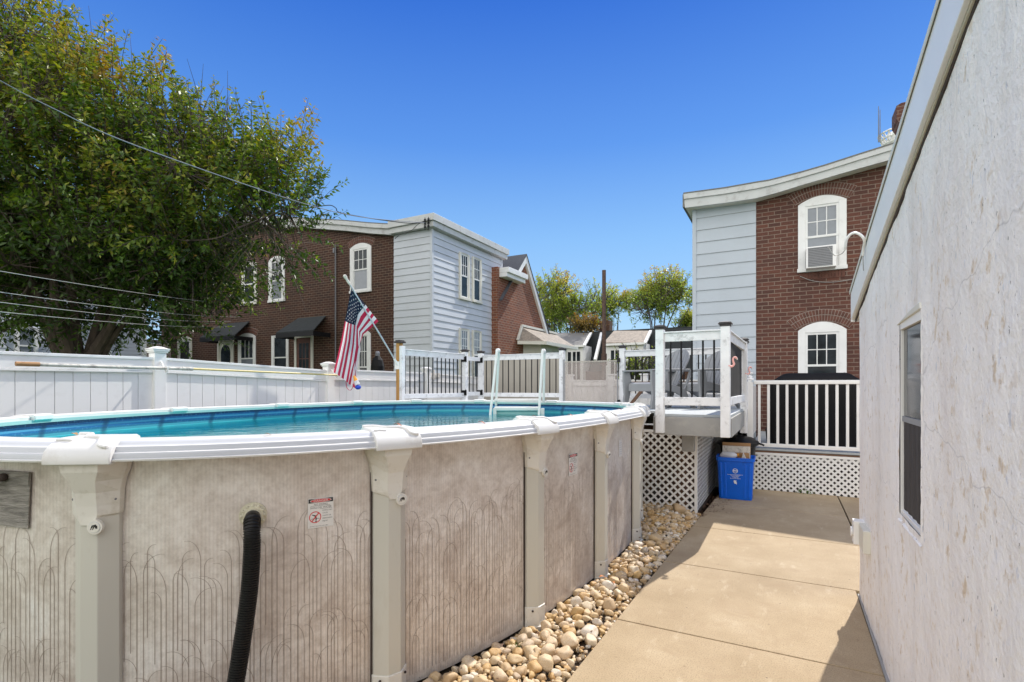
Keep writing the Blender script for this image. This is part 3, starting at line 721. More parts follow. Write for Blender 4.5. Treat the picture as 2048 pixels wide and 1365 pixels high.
# ---- pool steps / ladder
lad = empty('pool_ladder', atD(1035, 840, 7.3), 'white plastic in-pool step ladder with two tall handrails at the far side', 'pool ladder')
fd, rd = V((-_s, _c, 0)), V((_c, _s, 0))
for k, (a_, b_, c_, d_) in enumerate((((994, 701), (979, 846), (998, 703), (992, 812)), ((1085, 701), (1077, 846), (1089, 705), (1087, 806)))):
    D0, D1 = 7.15, 7.7
    top = atD(*a_, 7.42); bn = atD(b_[0], b_[1], D0); bn = bn+(bn-top)*.8
    tp2 = atD(*c_, 7.50); bf = atD(d_[0], d_[1], D1)
    mb = MB(); mb.beam(bn, top, .035, .055, up=fd); mb.beam(top, tp2, .035, .05, up=V((0, 0, 1))); mb.beam(tp2, bf, .035, .05, up=fd)
    mb.ball(top.lerp(tp2, .5)+V((0, 0, .0)), .036, 0, 12, (1, 1.2, 1)); mb.beam(atD(d_[0]-2, 817, 7.35), atD(d_[0]-3, 900, 7.3), .05, .11, up=fd)
    mb.build('handrail', 'rim', lad, bevel=.012)
def slab(v0, v1, d0, d1, name):
    a_, b_ = atD(988, v0, d0), atD(1079, v0, d0); mb = MB()
    mb.prism([a_, b_, b_+fd*(d1-d0), a_+fd*(d1-d0)], (0, 0, -(v1-v0)*d0/FPX)); return mb.build(name, 'liner_lip' if 'tread' not in name else 'rim', lad, bevel=.01)
slab(815, 822, 7.3, 7.62, 'tread'); slab(823, 836, 7.34, 7.38, 'riser'); slab(846, 852, 7.05, 7.3, 'tread'); slab(856, 880, 7.1, 7.13, 'riser')
slab(798, 803, 7.62, 7.75, 'tread')

# ================================================================ STONES
random.seed(11)
protos = []
for k in range(10):
    bm = bmesh.new(); bmesh.ops.create_icosphere(bm, subdivisions=3, radius=1)
    sx, sy, sz = random.uniform(.85, 1.2), random.uniform(.65, .95), random.uniform(.5, .8)
    sd_ = V((k*7.3, k*3.1, 1))
    planes = [(V((random.gauss(0, 1), random.gauss(0, 1), random.gauss(0, .8))).normalized(), random.uniform(.55, .82)) for _ in range(9)]
    for v in bm.verts:
        for n_, d_ in planes:
            e = v.co.dot(n_)-d_
            if e > 0: v.co -= n_*e*.88
        v.co *= 1+.16*noise.noise(v.co*1.1+sd_)+.06*noise.noise(v.co*2.7+sd_)
        v.co = V((v.co.x*sx, v.co.y*sy, v.co.z*sz))
    me = bpy.data.meshes.new('river_stone'); bm.to_mesh(me); bm.free()
    me.polygons.foreach_set('use_smooth', [True]*len(me.polygons)); me.materials.append(MT['stone']); protos.append(me)
def wall_x(y):
    t_ = abs(y-CY)/(BF if y > CY else BN)
    return CX+AX*(1-t_**NE)**(1/NE) if t_ < 1 else CX
stones = []; cells = {}
def ok(x, y, r):
    for (a_, b_, c_) in stones:
        if abs(a_-x) < .2 and (a_-x)**2+(b_-y)**2 < (.72*(r+c_))**2: return False
    return True
def in_strip(x, y, r):
    if x > edge_x(y)-r*.75: return False
    if x < wall_x(y)+r*.8: return False
    if y > 6.85 and x > -1.62: return y < 7.0 and x < -1.1
    for pi_ in near_posts:
        p = cpt(pi_, .05)
        if (p.x-x)**2+(p.y-y)**2 < (.075+r*.8)**2: return False
    return True
fixed = [(-1.17, 2.93, .080), (-1.13, 3.6, .052), (-1.33, 2.72, .062), (-1.20, 2.66, .058), (-1.38, 3.05, .05), (-1.22, 3.9, .055), (-1.16, 4.35, .06), (-1.28, 3.35, .055), (-1.17, 5.3, .085), (-1.20, 6.72, .10), (-1.12, 3.15, .06)]
for f_ in fixed: stones.append(f_)
for r0, r1, tries in ((.040, .054, 500), (.029, .040, 2600), (.020, .029, 8000), (.012, .019, 12000)):
    for _ in range(tries):
        y = random.uniform(1.5, 7.0); x = random.uniform(-2.2, -.9); r = random.uniform(r0, r1)
        if in_strip(x, y, r) and ok(x, y, r): stones.append((x, y, r))
first = []
for x, y, r in stones:
    d = -_s*x+_c*y; u = 1024+FPX*(_c*x+_s*y)/d; v = HOR+FPX*H/d
    first.append((r/d if v < 1400 else 0, x, y, r))
first.sort(reverse=True)
lay = []
def edge_fall(x, y):                                       # the bed is mounded in the middle and low at the path
    t_ = (x-wall_x(y))/(edge_x(y)-wall_x(y)+1e-6); return .045*math.sin(math.pi*max(0, min(1, t_)))
rest = MB()
pv = [([v.co.copy() for v in m_.vertices], [tuple(p.vertices) for p in m_.polygons]) for m_ in protos]
slab_names = 0
for k, (sz, x, y, r) in enumerate(first):
    M = Matrix.Rotation(random.uniform(0, 6.28), 3, 'Z') @ Matrix.Rotation(random.uniform(-.5, .5), 3, 'X')
    z = -.03+r*.5+edge_fall(x, y)
    if k < 290:
        o = bpy.data.objects.new('river_stone', protos[k % 10]); col.objects.link(o)
        o.location = (x, y, z); o.rotation_euler = M.to_euler(); o.scale = (r*1.12,)*3
        tag(o, 'rounded river stone, one of many in the bed beside the pool wall', 'stone', 'river stones between the pool wall and the concrete path')
        if (x, y, r) == fixed[0]: o.data = protos[3]; tag(o, 'biggest rugged cream stone at the path edge near the bottom of the picture')
    else:
        vv, ff = pv[k % 10]; rest.add([M @ (q*r*1.12)+V((x, y, z)) for q in vv], ff)
for _ in range(1500):                                     # lower layer of small pebbles seen in the gaps
    y = random.uniform(1.6, 7.0); x = random.uniform(-2.2, -.9); r = random.uniform(.014, .028)
    if in_strip(x, y, r*.6):
        vv, ff = pv[random.randrange(10)]; M = Matrix.Rotation(random.uniform(0, 6.28), 3, 'Z')
        rest.add([M @ (q*r)+V((x, y, -.03+random.uniform(0, .02)+edge_fall(x, y)*.7)) for q in vv], ff)
tag(rest.build('small_pebbles', 'stone', smooth=True, recalc=False), 'small pebbles filling the gaps of the river stone bed', 'pebbles', kind='stuff')
leaf('orange_leaf', (-1.30, 3.98, .07), .07, .8, 'leaf_orange', 'curled orange leaf on the river stones between the third and fourth uprights')
leaf('orange_leaf', (-1.20, 3.92, .065), .05, 2.4, 'leaf_orange', 'smaller orange leaf on the stones close to the path edge')
sp_ = MB()
for k in range(60):
    a_ = random.uniform(0, 6.28); c0 = V((-1.43+random.gauss(0, .02), 2.78+random.gauss(0, .02), .0)); h_ = random.uniform(.02, .05)
    sp_.add([c0, c0+V((.008, 0, 0)), c0+V((math.cos(a_)*.02, math.sin(a_)*.02, h_))], [(0, 1, 2)])
tag(sp_.build('grass_sprig', 'moss'), 'tiny green sprig growing between the river stones by the pool wall', 'plant')

# ================================================================ GARAGE (right)
GYE = 4.735
gar = empty('garage', (GX, GYE, 0), 'white rough-stucco garage wall with sloping roof edge filling the right side', 'garage')
ZE = onX(1709, 617, GX).z; ZE = 2.19
def zr(y): return ZE+.195*(GYE-y)
w0 = onX(1799, 640, GX); WY1, WZ1, WZ0 = w0.y, 1.905, .975; WY0 = onX(1844, 700, GX).y
gw = MB(); F = Fx(GX); F = (V((GX, 0, 0)), V((0, 1, 0)), V((-1, 0, 0)))
YB = -4.0
def ragged(n, a, b, base, amp): return [(base+random.uniform(-amp, amp), a+(b-a)*k/n) for k in range(n+1)]
random.seed(5)
jag = ragged(34, WZ0-.02, WZ1+.02, WY0, .006)             # rough broken stucco edge of the near jamb
TH = .055
# subdivided wall sheets so that the surface can be uneven
def wsheet(y0, y1, z0f, z1f, ny, nz):
    vs = []; fs = []
    for i in range(ny+1):
        for j in range(nz+1):
            y = y0+(y1-y0)*i/ny; a_, b_ = z0f(y), z1f(y); z = a_+(b_-a_)*j/nz
            e = min(1, min(i, ny-i)/2) ; dx = .006*noise.noise(V((y*3, z*2, 0)))+.0035*noise.noise(V((y*11, z*6, 3)))
            vs.append((GX+dx*(1 if True else e), y, z))
    for i in range(ny):
        for j in range(nz): a_ = i*(nz+1)+j; fs.append((a_, a_+nz+1, a_+nz+2, a_+1))
    gw.add(vs, fs)
wsheet(YB, WY0-.01, lambda y: 0-.03, lambda y: zr(y)+.05, 130, 60)
wsheet(WY1, GYE, lambda y: -.03, lambda y: zr(y)+.05, 40, 60)
wsheet(WY0-.01, WY1, lambda y: -.03, lambda y: WZ0-.0+(.0), 14, 24)
wsheet(WY0-.01, WY1, lambda y: WZ1+.012, lambda y: zr(y)+.05, 14, 24)
gw.add([(GX-.004, a_, z) for a_, z in jag]+[(GX+.0, WY0-.02, z) for a_, z in jag], [(k, k+1, 35+k+1, 35+k) for k in range(34)])
gw.add([(GX-.004, a_, z) for a_, z in jag]+[(GX+TH, a_-.002, z) for a_, z in jag], [(k, k+1, 35+k+1, 35+k) for k in range(34)])
gw.prism([(GX+TH+.3, YB, -.03), (GX+TH+.3, GYE, -.03), (GX+TH+.3, GYE, zr(GYE)), (GX+TH+.3, YB, zr(YB))], (3.5, 0, 0))
gw.add([(GX+.003, GYE, -.03), (GX+.003, GYE, ZE+.05), (GX+.5, GYE, ZE+.05), (GX+.5, GYE, -.03)], [(0, 1, 2, 3)])
gwo = gw.build('stucco_wall', 'stucco', gar, recalc=False, smooth=True)
mb = MB()                                                # sloping sill and window reveals
mb.add([(GX-.008, WY0-.01, WZ0-.035), (GX-.008, WY1, WZ0-.03), (GX+TH, WY1, WZ0+.012), (GX+TH, WY0-.01, WZ0+.012)], [(0, 1, 2, 3)])
mb.add([(GX, WY0-.01, WZ1+.012), (GX, WY1, WZ1+.012), (GX+TH, WY1, WZ1+.012), (GX+TH, WY0-.01, WZ1+.012)], [(0, 1, 2, 3)])
mb.build('sill', 'stucco', gar)
wn = MB()
xg = GX+.006
wn.box(xg-.002, xg+.05, WY1-.008, WY1+.004, WZ0-.01, WZ1); wn.box(xg-.004, xg+.04, WY0-.02, WY1, WZ1-.028, WZ1+.012); wn.box(xg, xg+.03, WY0-.02, WY1-.018, WZ0-.005, WZ0+.02); wn.box(xg+.01, xg+.035, WY0-.02, WY1-.018, WZ0+.02, WZ0+.032)
win = wn.build('window', 'vinyl', gar, bevel=.002)
zm = onX(1825, 840, GX+.03).z
mb = MB(); mb.box(xg+.010, xg+.013, WY0-.02, WY1-.012, WZ0+.03, WZ1-.028); mb.build('pane', 'glass', win)
mb = MB(); mb.box(xg+.002, xg+.009, WY0-.02, WY1-.013, zm-.014, zm+.012); mb.build('sash', 'grey_plastic', win)
mb = MB(); n = 30
mb.add([(xg+.006+.0022*math.sin(k*1.1), WY0-.02+(WY1-WY0)*k/n, z) for k in range(n+1) for z in (WZ0+.03, zm-.014)], [(2*k, 2*k+2, 2*k+3, 2*k+1) for k in range(n)])
mb.build('screen', 'curtain', win, smooth=True)
mb = MB(); mb.prism([(GX-.007, WY1+.05, WZ1+.0), (GX-.007, WY0-.0, WZ1+.015), (GX-.007, WY0+.02, WZ1+.045), (GX-.007, WY0+.2, WZ1+.035)], (.02, 0, 0)); mb.build('header_patch', 'cream_trim', gar, bevel=.004)
# roof and rake boards
def rake(mb, x0, x1, dz0, dz1, y0=YB, y1=4.98, m=0):
    mb.prism([(x0, y0, zr(y0)+dz0), (x0, y1, zr(y1)+dz0), (x0, y1, zr(y1)+dz1), (x0, y0, zr(y0)+dz1)], (x1-x0, 0, 0), m)
mb = MB(); rake(mb, GX-.032, GX-.014, -.0, .225); mb.box(GX-.032, GX+3.8, 4.98, 4.995, zr(4.98)-.02, zr(4.98)+.222); mb.build('fascia', 'vinyl', gar, bevel=.003)
mb = MB(); rake(mb, GX-.014, GX+.02, -.004, .05); mb.build('soffit_trim', 'cream_trim', gar, bevel=.003)
mb = MB(); rake(mb, GX-.005, GX+.004, -.022, -.004); mb.build('shadow_gap', 'dark_shade', gar)
mb = MB(); rake(mb, GX-.036, GX+3.8, .226, .240, YB, 5.02); mb.build('roof', 'roof_grey', gar); 
mb = MB(); rake(mb, GX-.040, GX-.0365, .216, .243, YB, 5.02); mb.build('drip_edge', 'cream_trim', gar)
mb = MB(); mb.prism([(GX-.030, 0.0, -.001), (GX-.002, .0, -.001), (GX-.002, GYE+.0, -.001), (GX-.012, GYE, -.001)], (0, 0, .010)); mb.build('base_joint', 'grey_paint', gar)
# outlet box on the wall near the far corner
pb = onX(1730, 1066, GX)
ub = empty('outlet_box', (GX, 4.35, .5), 'small off-white weatherproof outlet box low on the garage wall near its far corner', 'outlet box')
mb = MB(); mb.box(GX-.04, GX+.004, 4.15, 4.40, .475, .63); mb.build('box', 'cream_trim', ub, bevel=.006)
mb = MB(); mb.box(GX-.07, GX+.004, 4.402, 4.50, .47, .635); mb.lathe((GX-.084, 4.452, .55), [(.034, .0), (.036, .006), (.030, .014)], 16, axis='X'); mb.build('cover', 'vinyl', ub, bevel=.006)
# conduit loop at the fascia
pts = [(1726, 512), (1727, 497), (1729, 482), (1722, 471), (1710, 466), (1700, 470), (1693, 480), (1691, 492), (1690, 500)]
P3 = [onX(u, v, GX-.045) for u, v in pts[:3]]; d0 = -_s*P3[-1].x+_c*P3[-1].y
P3 += [atD(u, v, d0+.02*k) for k, (u, v) in enumerate(pts[3:])]
mb = MB(); mb.tube(catmull(P3, 6), .0085, 8)
tag(mb.build('conduit_loop', 'vinyl', smooth=True), 'white plastic conduit bending out of the garage roof edge in a hook', 'conduit')
mb = MB(); Q = [P3[-1], P3[-1]+V((-.02, 0, -.025)), P3[-1]+V((-.06, 0, -.03)), P3[-1]+V((-.09, 0, .02)), P3[-1]+V((-.10, 0, .03))]
mb.tube(catmull(Q, 6), .003, 6); Q2 = [P3[0], P3[0]+V((0, -.01, -.06)), P3[0]+V((.003, -.0, -.1))]; mb.tube(Q2, .003, 6)
tag(mb.build('loose_cable', 'wire_white', smooth=True), 'thin loose cable dangling from the end of the white conduit hook', 'cable')

# ================================================================ FACADE HELPERS
def clap(mb, F, a0, a1, z0, z1, e, dep=.016, flat=0.003):
    z = z0; k = 0
    while z < z1:
        zt = min(z+e, z1); P = lambda a, zz, o: F[0]+F[1]*a+F[2]*o+V((0, 0, zz))
        mb.add([P(a0, z, dep), P(a1, z, dep), P(a1, zt, flat), P(a0, zt, flat)], [(0, 1, 2, 3)], 0)
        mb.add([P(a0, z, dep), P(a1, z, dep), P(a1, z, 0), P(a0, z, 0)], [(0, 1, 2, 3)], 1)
        z = zt
def window(parent, F, a0, a1, z0, z1, arch=.10, fw=.10, grid=(3, 2), glass='glass', lower='blind', name='window', bottom=True, frame='white_trim', proud=.03):
    P = lambda a, z, o: F[0]+F[1]*a+F[2]*o+V((0, 0, z))
    mb = MB(); n = 10; zs = z1-arch
    # surround: outer arch minus inner rectangle, built from side boards, sill and arched head
    mb.fbox(F, a0, a0+fw, z0, zs, -.02, proud); mb.fbox(F, a1-fw, a1, z0, zs, -.02, proud)
    if bottom: mb.fbox(F, a0-.015, a1+.015, z0-.045, z0+.03, -.02, proud+.025)
    hz = zs-fw*.35
    top = [(a0+(a1-a0)*k/n, zs+arch*(1-((2*k/n-1)**2))) for k in range(n+1)]
    mb.fpoly(F, [(a0+fw+.001, hz), (a1-fw-.001, hz), (a1-fw-.001, zs)]+([(a1, zs)] if arch else [])+[q for q in reversed(top)][1:-1]+([(a0, zs)] if arch else [])+[(a0+fw+.001, zs)], -.02, proud)
    fr = mb.build(name, frame, parent, bevel=.004)
    b0, b1, c0, c1 = a0+fw, a1-fw, z0+.03, hz; zm = (c0+c1)/2; s_ = .045 if (b1-b0) > .4 else .03
    mb = MB()
    for z_a, z_b, o in ((zm-.02, c1, .020), (c0, zm+.02, .012)):
        mb.fbox(F, b0, b0+s_, z_a, z_b, -.005, o); mb.fbox(F, b1-s_, b1, z_a, z_b, -.005, o)
        mb.fbox(F, b0+s_, b1-s_, z_b-s_, z_b, -.005, o-.001); mb.fbox(F, b0+s_, b1-s_, z_a, z_a+s_*.9, -.005, o-.001)
    if grid:
        nx, nz = grid
        for k in range(1, nx): x = b0+s_+(b1-b0-2*s_)*k/nx; mb.fbox(F, x-.009, x+.009, zm+.02, c1-s_, -.004, .012)
        for k in range(1, nz): z = zm+.02+(c1-s_-zm-.02)*k/nz; mb.fbox(F, b0+s_, b1-s_, z-.009, z+.009, -.004, .011)
    mb.build('sash', 'white_trim', fr)
    mb = MB(); mb.fbox(F, b0+.01, b1-.01, zm, c1-.01, -.012, .004); mb.build('upper_pane', glass, fr)
    mb = MB(); mb.fbox(F, b0+.01, b1-.01, c0+.01, zm, -.012, .001); mb.build('lower_pane', lower, fr)
    return fr
def brick_arch(parent, F, a0, a1, zs, rise, h=.20, nb=19):
    mb = MB(); w_ = (a1-a0)/2; cx = (a0+a1)/2; Rr = (w_*w_+rise*rise)/(2*rise); th = math.asin(min(1, w_/Rr)); zc = zs+rise-Rr
    for k in range(nb):
        t0, t1 = -th+2*th*k/nb, -th+2*th*(k+1)/nb; g_ = (t1-t0)*.10
        for r0, r1 in ((Rr+.01, Rr+.01+h*.48), (Rr+.02+h*.5, Rr+h)) if h > .19 else ((Rr+.01, Rr+h),):
            mb.fpoly(F, [(cx+r0*math.sin(t0+g_), zc+r0*math.cos(t0+g_)), (cx+r1*math.sin(t0+g_), zc+r1*math.cos(t0+g_)), (cx+r1*math.sin(t1-g_), zc+r1*math.cos(t1-g_)), (cx+r0*math.sin(t1-g_), zc+r0*math.cos(t1-g_))], -.01, .012+.002*(k % 3))
    n = 12; R2 = Rr+h+.01
    mb.fpoly(F, [(cx+Rr*math.sin(-th+2*th*k/n), zc+Rr*math.cos(-th+2*th*k/n)) for k in range(n+1)]+[(cx+R2*math.sin(th-2*th*k/n), zc+R2*math.cos(th-2*th*k/n)) for k in range(n+1)], -.01, .005, 1)
    return mb.build('brick_arch', ['arch_brick', 'arch_mortar'], parent)
def pxwin(F, plane, y, u0, u1, v0, v1):                    # pixel box -> facade box
    fn = onY if plane == 'y' else onX
    A, B = fn(u0, v0, y), fn(u1, v1, y); C_ = fn(u0, v1, y)
    um = (u0+u1)/2; T, Bm = fn(um, v0, y), fn(um, v1, y)
    return (A.x, B.x, Bm.z, T.z) if plane == 'y' else (A.y, B.y, Bm.z, T.z)

# ================================================================ RIGHT HOUSE
YR = 12.25; F = Fy(YR)
rh = empty('brick_house', (.5, YR, 0), 'brown brick house with pale siding strip and curved white roof edge beyond the lower deck', 'house')
xa, xb = onY(1388, 500, YR).x, onY(1512, 500, YR).x
top_px = [(1388, 416), (1450, 407), (1512, 396), (1557, 384), (1605, 369), (1650, 356), (1715, 337), (1780, 318), (1900, 284), (2040, 244)]
top = [onY(u, v, YR) for u, v in top_px]; top = [(p.x, p.z) for p in top]
def cutline(L, x):
    for (x0, z0), (x1, z1) in zip(L, L[1:]):
        if x0 <= x <= x1: return z0+(z1-z0)*(x-x0)/(x1-x0)
    return L[0][1] if x < L[0][0] else L[-1][1]
mb = MB(); bt = [(xb, cutline(top, xb))]+[q for q in top if q[0] > xb+.01]
mb.fpoly(F, [(xb, -.05)]+[(bt[-1][0], -.05)]+list(reversed(bt)), -7, 0); mb.build('brick_wall', 'brick_r', rh)
mb = MB(); mb.fpoly(F, [(xa, -.05), (xb, -.05), (xb, cutline(top, xb)), (xa, cutline(top, xa))], -7, -.02, 0)
clap(mb, F, xa+.04, xb, -.05, min(cutline(top, xb), cutline(top, xa))+.05, .272, .020); mb.build('siding', ['sid_blue', 'lap_edge'], rh, recalc=False)
mb = MB(); mb.fbox(F, xa-.03, xa+.05, -.05, cutline(top, xa)+.1, -.05, .035); mb.build('corner_trim', 'sid_blue', rh)
YF = YR-.28
fb = [(1370, 416), (1450, 406), (1512, 397), (1557, 385), (1605, 370), (1650, 357), (1715, 338), (1780, 320), (1900, 286), (2040, 246)]
ft = [(1367, 389), (1450, 378), (1512, 367), (1538, 363), (1605, 346), (1650, 333), (1715, 312), (1785, 290), (1900, 254), (2040, 212)]
FB = [onY(u, v, YF) for u, v in fb]; FT = [onY(u, v, YF) for u, v in ft]
mb = MB()
for k in range(len(FB)-1): mb.prism([FB[k], FB[k+1], FT[k+1], FT[k]], (0, .05, 0))
mb.build('fascia', 'fascia_grey', rh)
mb = MB()
for k in range(len(FB)-1):
    lo0, lo1 = FT[k].lerp(FB[k], .38), FT[k+1].lerp(FB[k+1], .38); mb.prism([FT[k]+V((0, -.03, 0)), FT[k+1]+V((0, -.03, 0)), lo1+V((0, -.03, 0)), lo0+V((0, -.03, 0))], (0, .028, 0))
mb.build('gutter_board', 'fascia_grey', rh)
mb = MB()
for k in range(len(FB)-1): mb.prism([FB[k]+V((0, .05, .012)), FB[k+1]+V((0, .05, .012)), FB[k+1]+V((0, .05, .03)), FB[k]+V((0, .05, .03))], (0, 7.2, 0))
mb.build('soffit', 'cream_trim', rh)
mb = MB()
for k in range(len(FB)-1): mb.prism([FT[k]+V((0, -.04, .002)), FT[k+1]+V((0, -.04, .002)), FT[k+1]+V((0, -.04, .025)), FT[k]+V((0, -.04, .025))], (0, 7.3, 0))
mb.box(FT[0].x-.02, FT[0].x+.02, YF, YR+7, FB[0].z+.02, FT[0].z); mb.build('roof', 'roof_grey', rh)
def arched(parent, F, q, **kw):
    a0, a1, z0, z1 = q; f_ = window(parent, F, a0, a1, z0, z1, **kw); return f_
q = pxwin(F, 'y', YR, 1596, 1693, 392, 538); q1 = arched(rh, F, q, arch=.14, fw=.13, grid=(3, 2), glass='blind', proud=.035)
brick_arch(rh, F, q[0]-.05, q[1]+.05, q[3]-.12, .13, .24, 22)
q2_ = pxwin(F, 'y', YR, 1596, 1693, 644, 800); arched(rh, F, q2_, arch=.17, fw=.13, grid=(3, 2), lower='glass', proud=.035)
brick_arch(rh, F, q2_[0]-.05, q2_[1]+.05, q2_[3]-.15, .16, .24, 22)
mb = MB()
for k in range(14): mb.fbox(F, q[0]+.02+(q[1]-q[0]-.04)*k/14, q[0]+.02+(q[1]-q[0]-.04)*(k+.86)/14, q[2]-.20, q[2]-.055, -.01, .012)
mb.build('brick_sill_course', 'arch_brick', rh)
# chimney
cp = [onY(u, v, 14.5) for u, v in ((1802, 330), (1802, 250), (1793, 238), (1793, 212), (1803, 206), (1850, 196), (1850, 330))]
mb = MB(); mb.prism(cp, (0, .6, 0)); mb.build('chimney', 'brick_r', rh)
# air conditioner resting in the window
A_, B_ = onY(1612, 495, YR-.3), onY(1673, 532, YR-.3)
ac = empty('air_conditioner', (A_.x, YR-.1, B_.z), 'white window air conditioner sticking out of the upper brick house window', 'air conditioner')
mb = MB(); mb.box(A_.x, B_.x, YR-.30, YR-.03, B_.z, A_.z); mb.build('casing', 'vinyl', ac, bevel=.012)
mb = MB()
for k in range(12): z_ = B_.z+.035+(A_.z-B_.z-.07)*k/11; mb.box(A_.x+.04, B_.x-.07, YR-.312, YR-.301, z_-.006, z_+.006)
mb.box(A_.x+.035, B_.x-.065, YR-.304, YR-.3005, B_.z+.025, A_.z-.025, 1); mb.build('grille', ['grey_plastic', 'steel'], ac)
mb = MB(); mb.tube(catmull([onY(1600, 553, YR-.02), onY(1625, 562, YR-.02), onY(1660, 565, YR-.02), onY(1700, 560, YR-.02), onY(1740, 552, YR-.02)], 5), .006, 6)
tag(mb.build('sagging_cable', 'wire_white', smooth=True), 'thin pale cable sagging across the brick below the window with the air conditioner', 'cable')
# white antenna tower far behind
YT = 60
tw = empty('antenna_tower', onY(1780, 300, YT).xyz*1, 'white telecom tower top with two thin antennas behind the brick house roof', 'tower'); tw.location.z = 0
a0, a1 = onY(1769, 300, YT), onY(1800, 300, YT); zt = onY(1780, 262, YT).z; cxw = (a0.x+a1.x)/2+.6; rw = (a1.x-a0.x)/2+.3
mb = MB(); mb.lathe((cxw, YT+rw, 0), [(rw, 0), (rw, zt), (rw*.3, zt+.3)], 24); mb.build('shaft', 'vinyl', tw)
mb = MB(); zA, zB = onY(1780, 283, YT).z, onY(1780, 263, YT).z; R1_ = rw*1.75
for zz, rrw in ((zA, rw*1.35), (zB, R1_), ((zA+zB)/2, rw*1.5)):
    mb.tube([(cxw+rrw*math.cos(2*math.pi*k/20), YT+rw+rrw*math.sin(2*math.pi*k/20), zz) for k in range(21)], .08, 5, cap=False)
for k in range(20):
    a_ = 2*math.pi*k/20; b_ = 2*math.pi*(k+1)/20
    mb.beam((cxw+rw*1.35*math.cos(a_), YT+rw+rw*1.35*math.sin(a_), zA), (cxw+R1_*math.cos(b_), YT+rw+R1_*math.sin(b_), zB), .07, .07); mb.beam((cxw+rw*math.cos(a_), YT+rw+rw*math.sin(a_), zB-.8), (cxw+R1_*math.cos(a_), YT+rw+R1_*math.sin(a_), zB), .07, .07)
mb.build('platform', 'vinyl', tw)
for u, vt in ((1757, 213), (1760, 220)):
    q_ = onY(u, 285, YT); mb = MB(); mb.tube([q_, V((q_.x, q_.y, onY(u, vt, YT).z))], [.05, .03], 5); mb.build('antenna', 'steel', tw)

# ================================================================ LEFT HOUSES
YL = 11.9; F = Fy(YL)
cz = onY(864, 455, YL); XS = cz.x; x788 = onY(788, 600, YL).x
lh = empty('brick_house', (XS, YL, 0), 'dark brick row house with white sided end wing, roof dipping to its white corner', 'house')
yfar = onX(1003, 600, XS).y
zc_ = onY(864, 457, YL).z; z788 = onY(788, 472, YL).z
mb = MB(); mb.fpoly(F, [(x788, -.05), (XS-.0, -.05), (XS, zc_), (x788, zc_)], -(yfar-YL), -.02)
clap(mb, F, x788, XS-.05, -.05, zc_-.0, .205, .018)
F2 = Fx(XS); clap(mb, F2, YL+.05, yfar, -.05, zc_+.0, .198, .022); mb.build('siding', ['sid_white', 'lap_edge'], lh, recalc=False)
mb = MB(); mb.box(XS-.05, XS+.03, YL-.03, YL+.05, -.05, zc_); mb.box(XS-.05, XS+.03, yfar-.05, yfar+.03, -.05, zc_); mb.build('corner_trim', 'sid_white', lh)
# cornice round the wing
zt_ = onY(864, 432, YL).z
mb = MB(); ov = .16
mb.box(x788-.05, XS+ov, YL-ov, YL+.1, zc_+.0, zc_+.16); mb.box(x788-.06, XS+ov+.05, YL-ov-.05, YL-ov+.02, zc_+.161, zt_)
mb.box(XS-.1, XS+ov, YL+.101, yfar+.15, zc_+.0, zc_+.16); mb.box(XS+ov-.02, XS+ov+.05, YL-ov+.021, yfar+.2, zc_+.161, zt_)
mb.build('cornice', 'fascia_grey', lh, bevel=.006)
mb = MB(); mb.box(x788-.05, XS+ov-.02, YL-ov+.021, yfar+.15, zc_+.161, zt_-.02); mb.build('flat_roof', 'roof_grey', lh)
# brick walls with drooping roof line
SPLIT = onY(452, 600, YL).x; XL0 = onY(322, 600, YL).x
bt_px = [(788, 471), (745, 468), (700, 463), (620, 457), (545, 452), (480, 448)]
bt = [onY(u, v, YL) for u, v in bt_px]; bt = [(p.x, p.z) for p in bt]
zL = bt[-1][1]; bt.append((SPLIT, zL+.05))
mb = MB(); mb.fpoly(F, [(x788-.001, -.05)]+bt+[(SPLIT, -.05)], -6, 0); mb.build('brick_wall', 'brick', lh)
def roofline(parent, pts, h, o):
    mb = MB()
    for (x0, z0), (x1, z1) in zip(pts, pts[1:]): mb.fpoly(F, [(x0, z0-.02), (x1, z1-.02), (x1, z1+h), (x0, z0+h)], -.05, o)
    mb.build('fascia', 'fascia_grey', parent)
    mb = MB()
    for (x0, z0), (x1, z1) in zip(pts, pts[1:]): mb.fpoly(F, [(x0, z0+h*.55), (x1, z1+h*.55), (x1, z1+h), (x0, z0+h)], o, o+.05)
    mb.build('gutter_board', 'fascia_grey', parent)
    mb = MB()
    for (x0, z0), (x1, z1) in zip(pts, pts[1:]): mb.prism([F[0]+F[1]*x0+V((0, -o-.05, z0+h+.002)), F[0]+F[1]*x1+V((0, -o-.05, z1+h+.002)), F[0]+F[1]*x1+V((0, 5, z1+h+.35)), F[0]+F[1]*x0+V((0, 5, z0+h+.35))], (0, 0, .03))
    mb.build('roof', 'roof_grey', parent)
roofline(lh, bt, .27, .14)
for (u0, u1, v0, v1, kw) in ((701, 743, 487, 583, {}), (538, 570, 513, 602, {}), (712, 742, 660, 800, dict(lower='glass'))):
    q = pxwin(F, 'y', YL, u0, u1, v0, v1); window(lh, F, *q, arch=.13, fw=.13, grid=(3, 2), **kw); brick_arch(lh, F, q[0]-.05, q[1]+.05, q[3]-.12, .13, .2, 14)
for (u0, u1, v0, v1) in ((477, 512, 667, 760),):
    q = pxwin(F, 'y', YL, u0, u1, v0, v1); window(lh, F, *q, arch=.13, fw=.12, grid=(3, 1)); brick_arch(lh, F, q[0]-.05, q[1]+.05, q[3]-.12, .13, .2, 14)
q = pxwin(F, 'y', YL, 484, 514, 522, 608); window(lh, F, *q, arch=.13, fw=.12, grid=None, lower='glass', frame='cream_trim')
q = pxwin(F, 'y', YL, 544, 578, 671, 760); window(lh, F, *q, arch=0.0, fw=.09, grid=None, lower='glass')
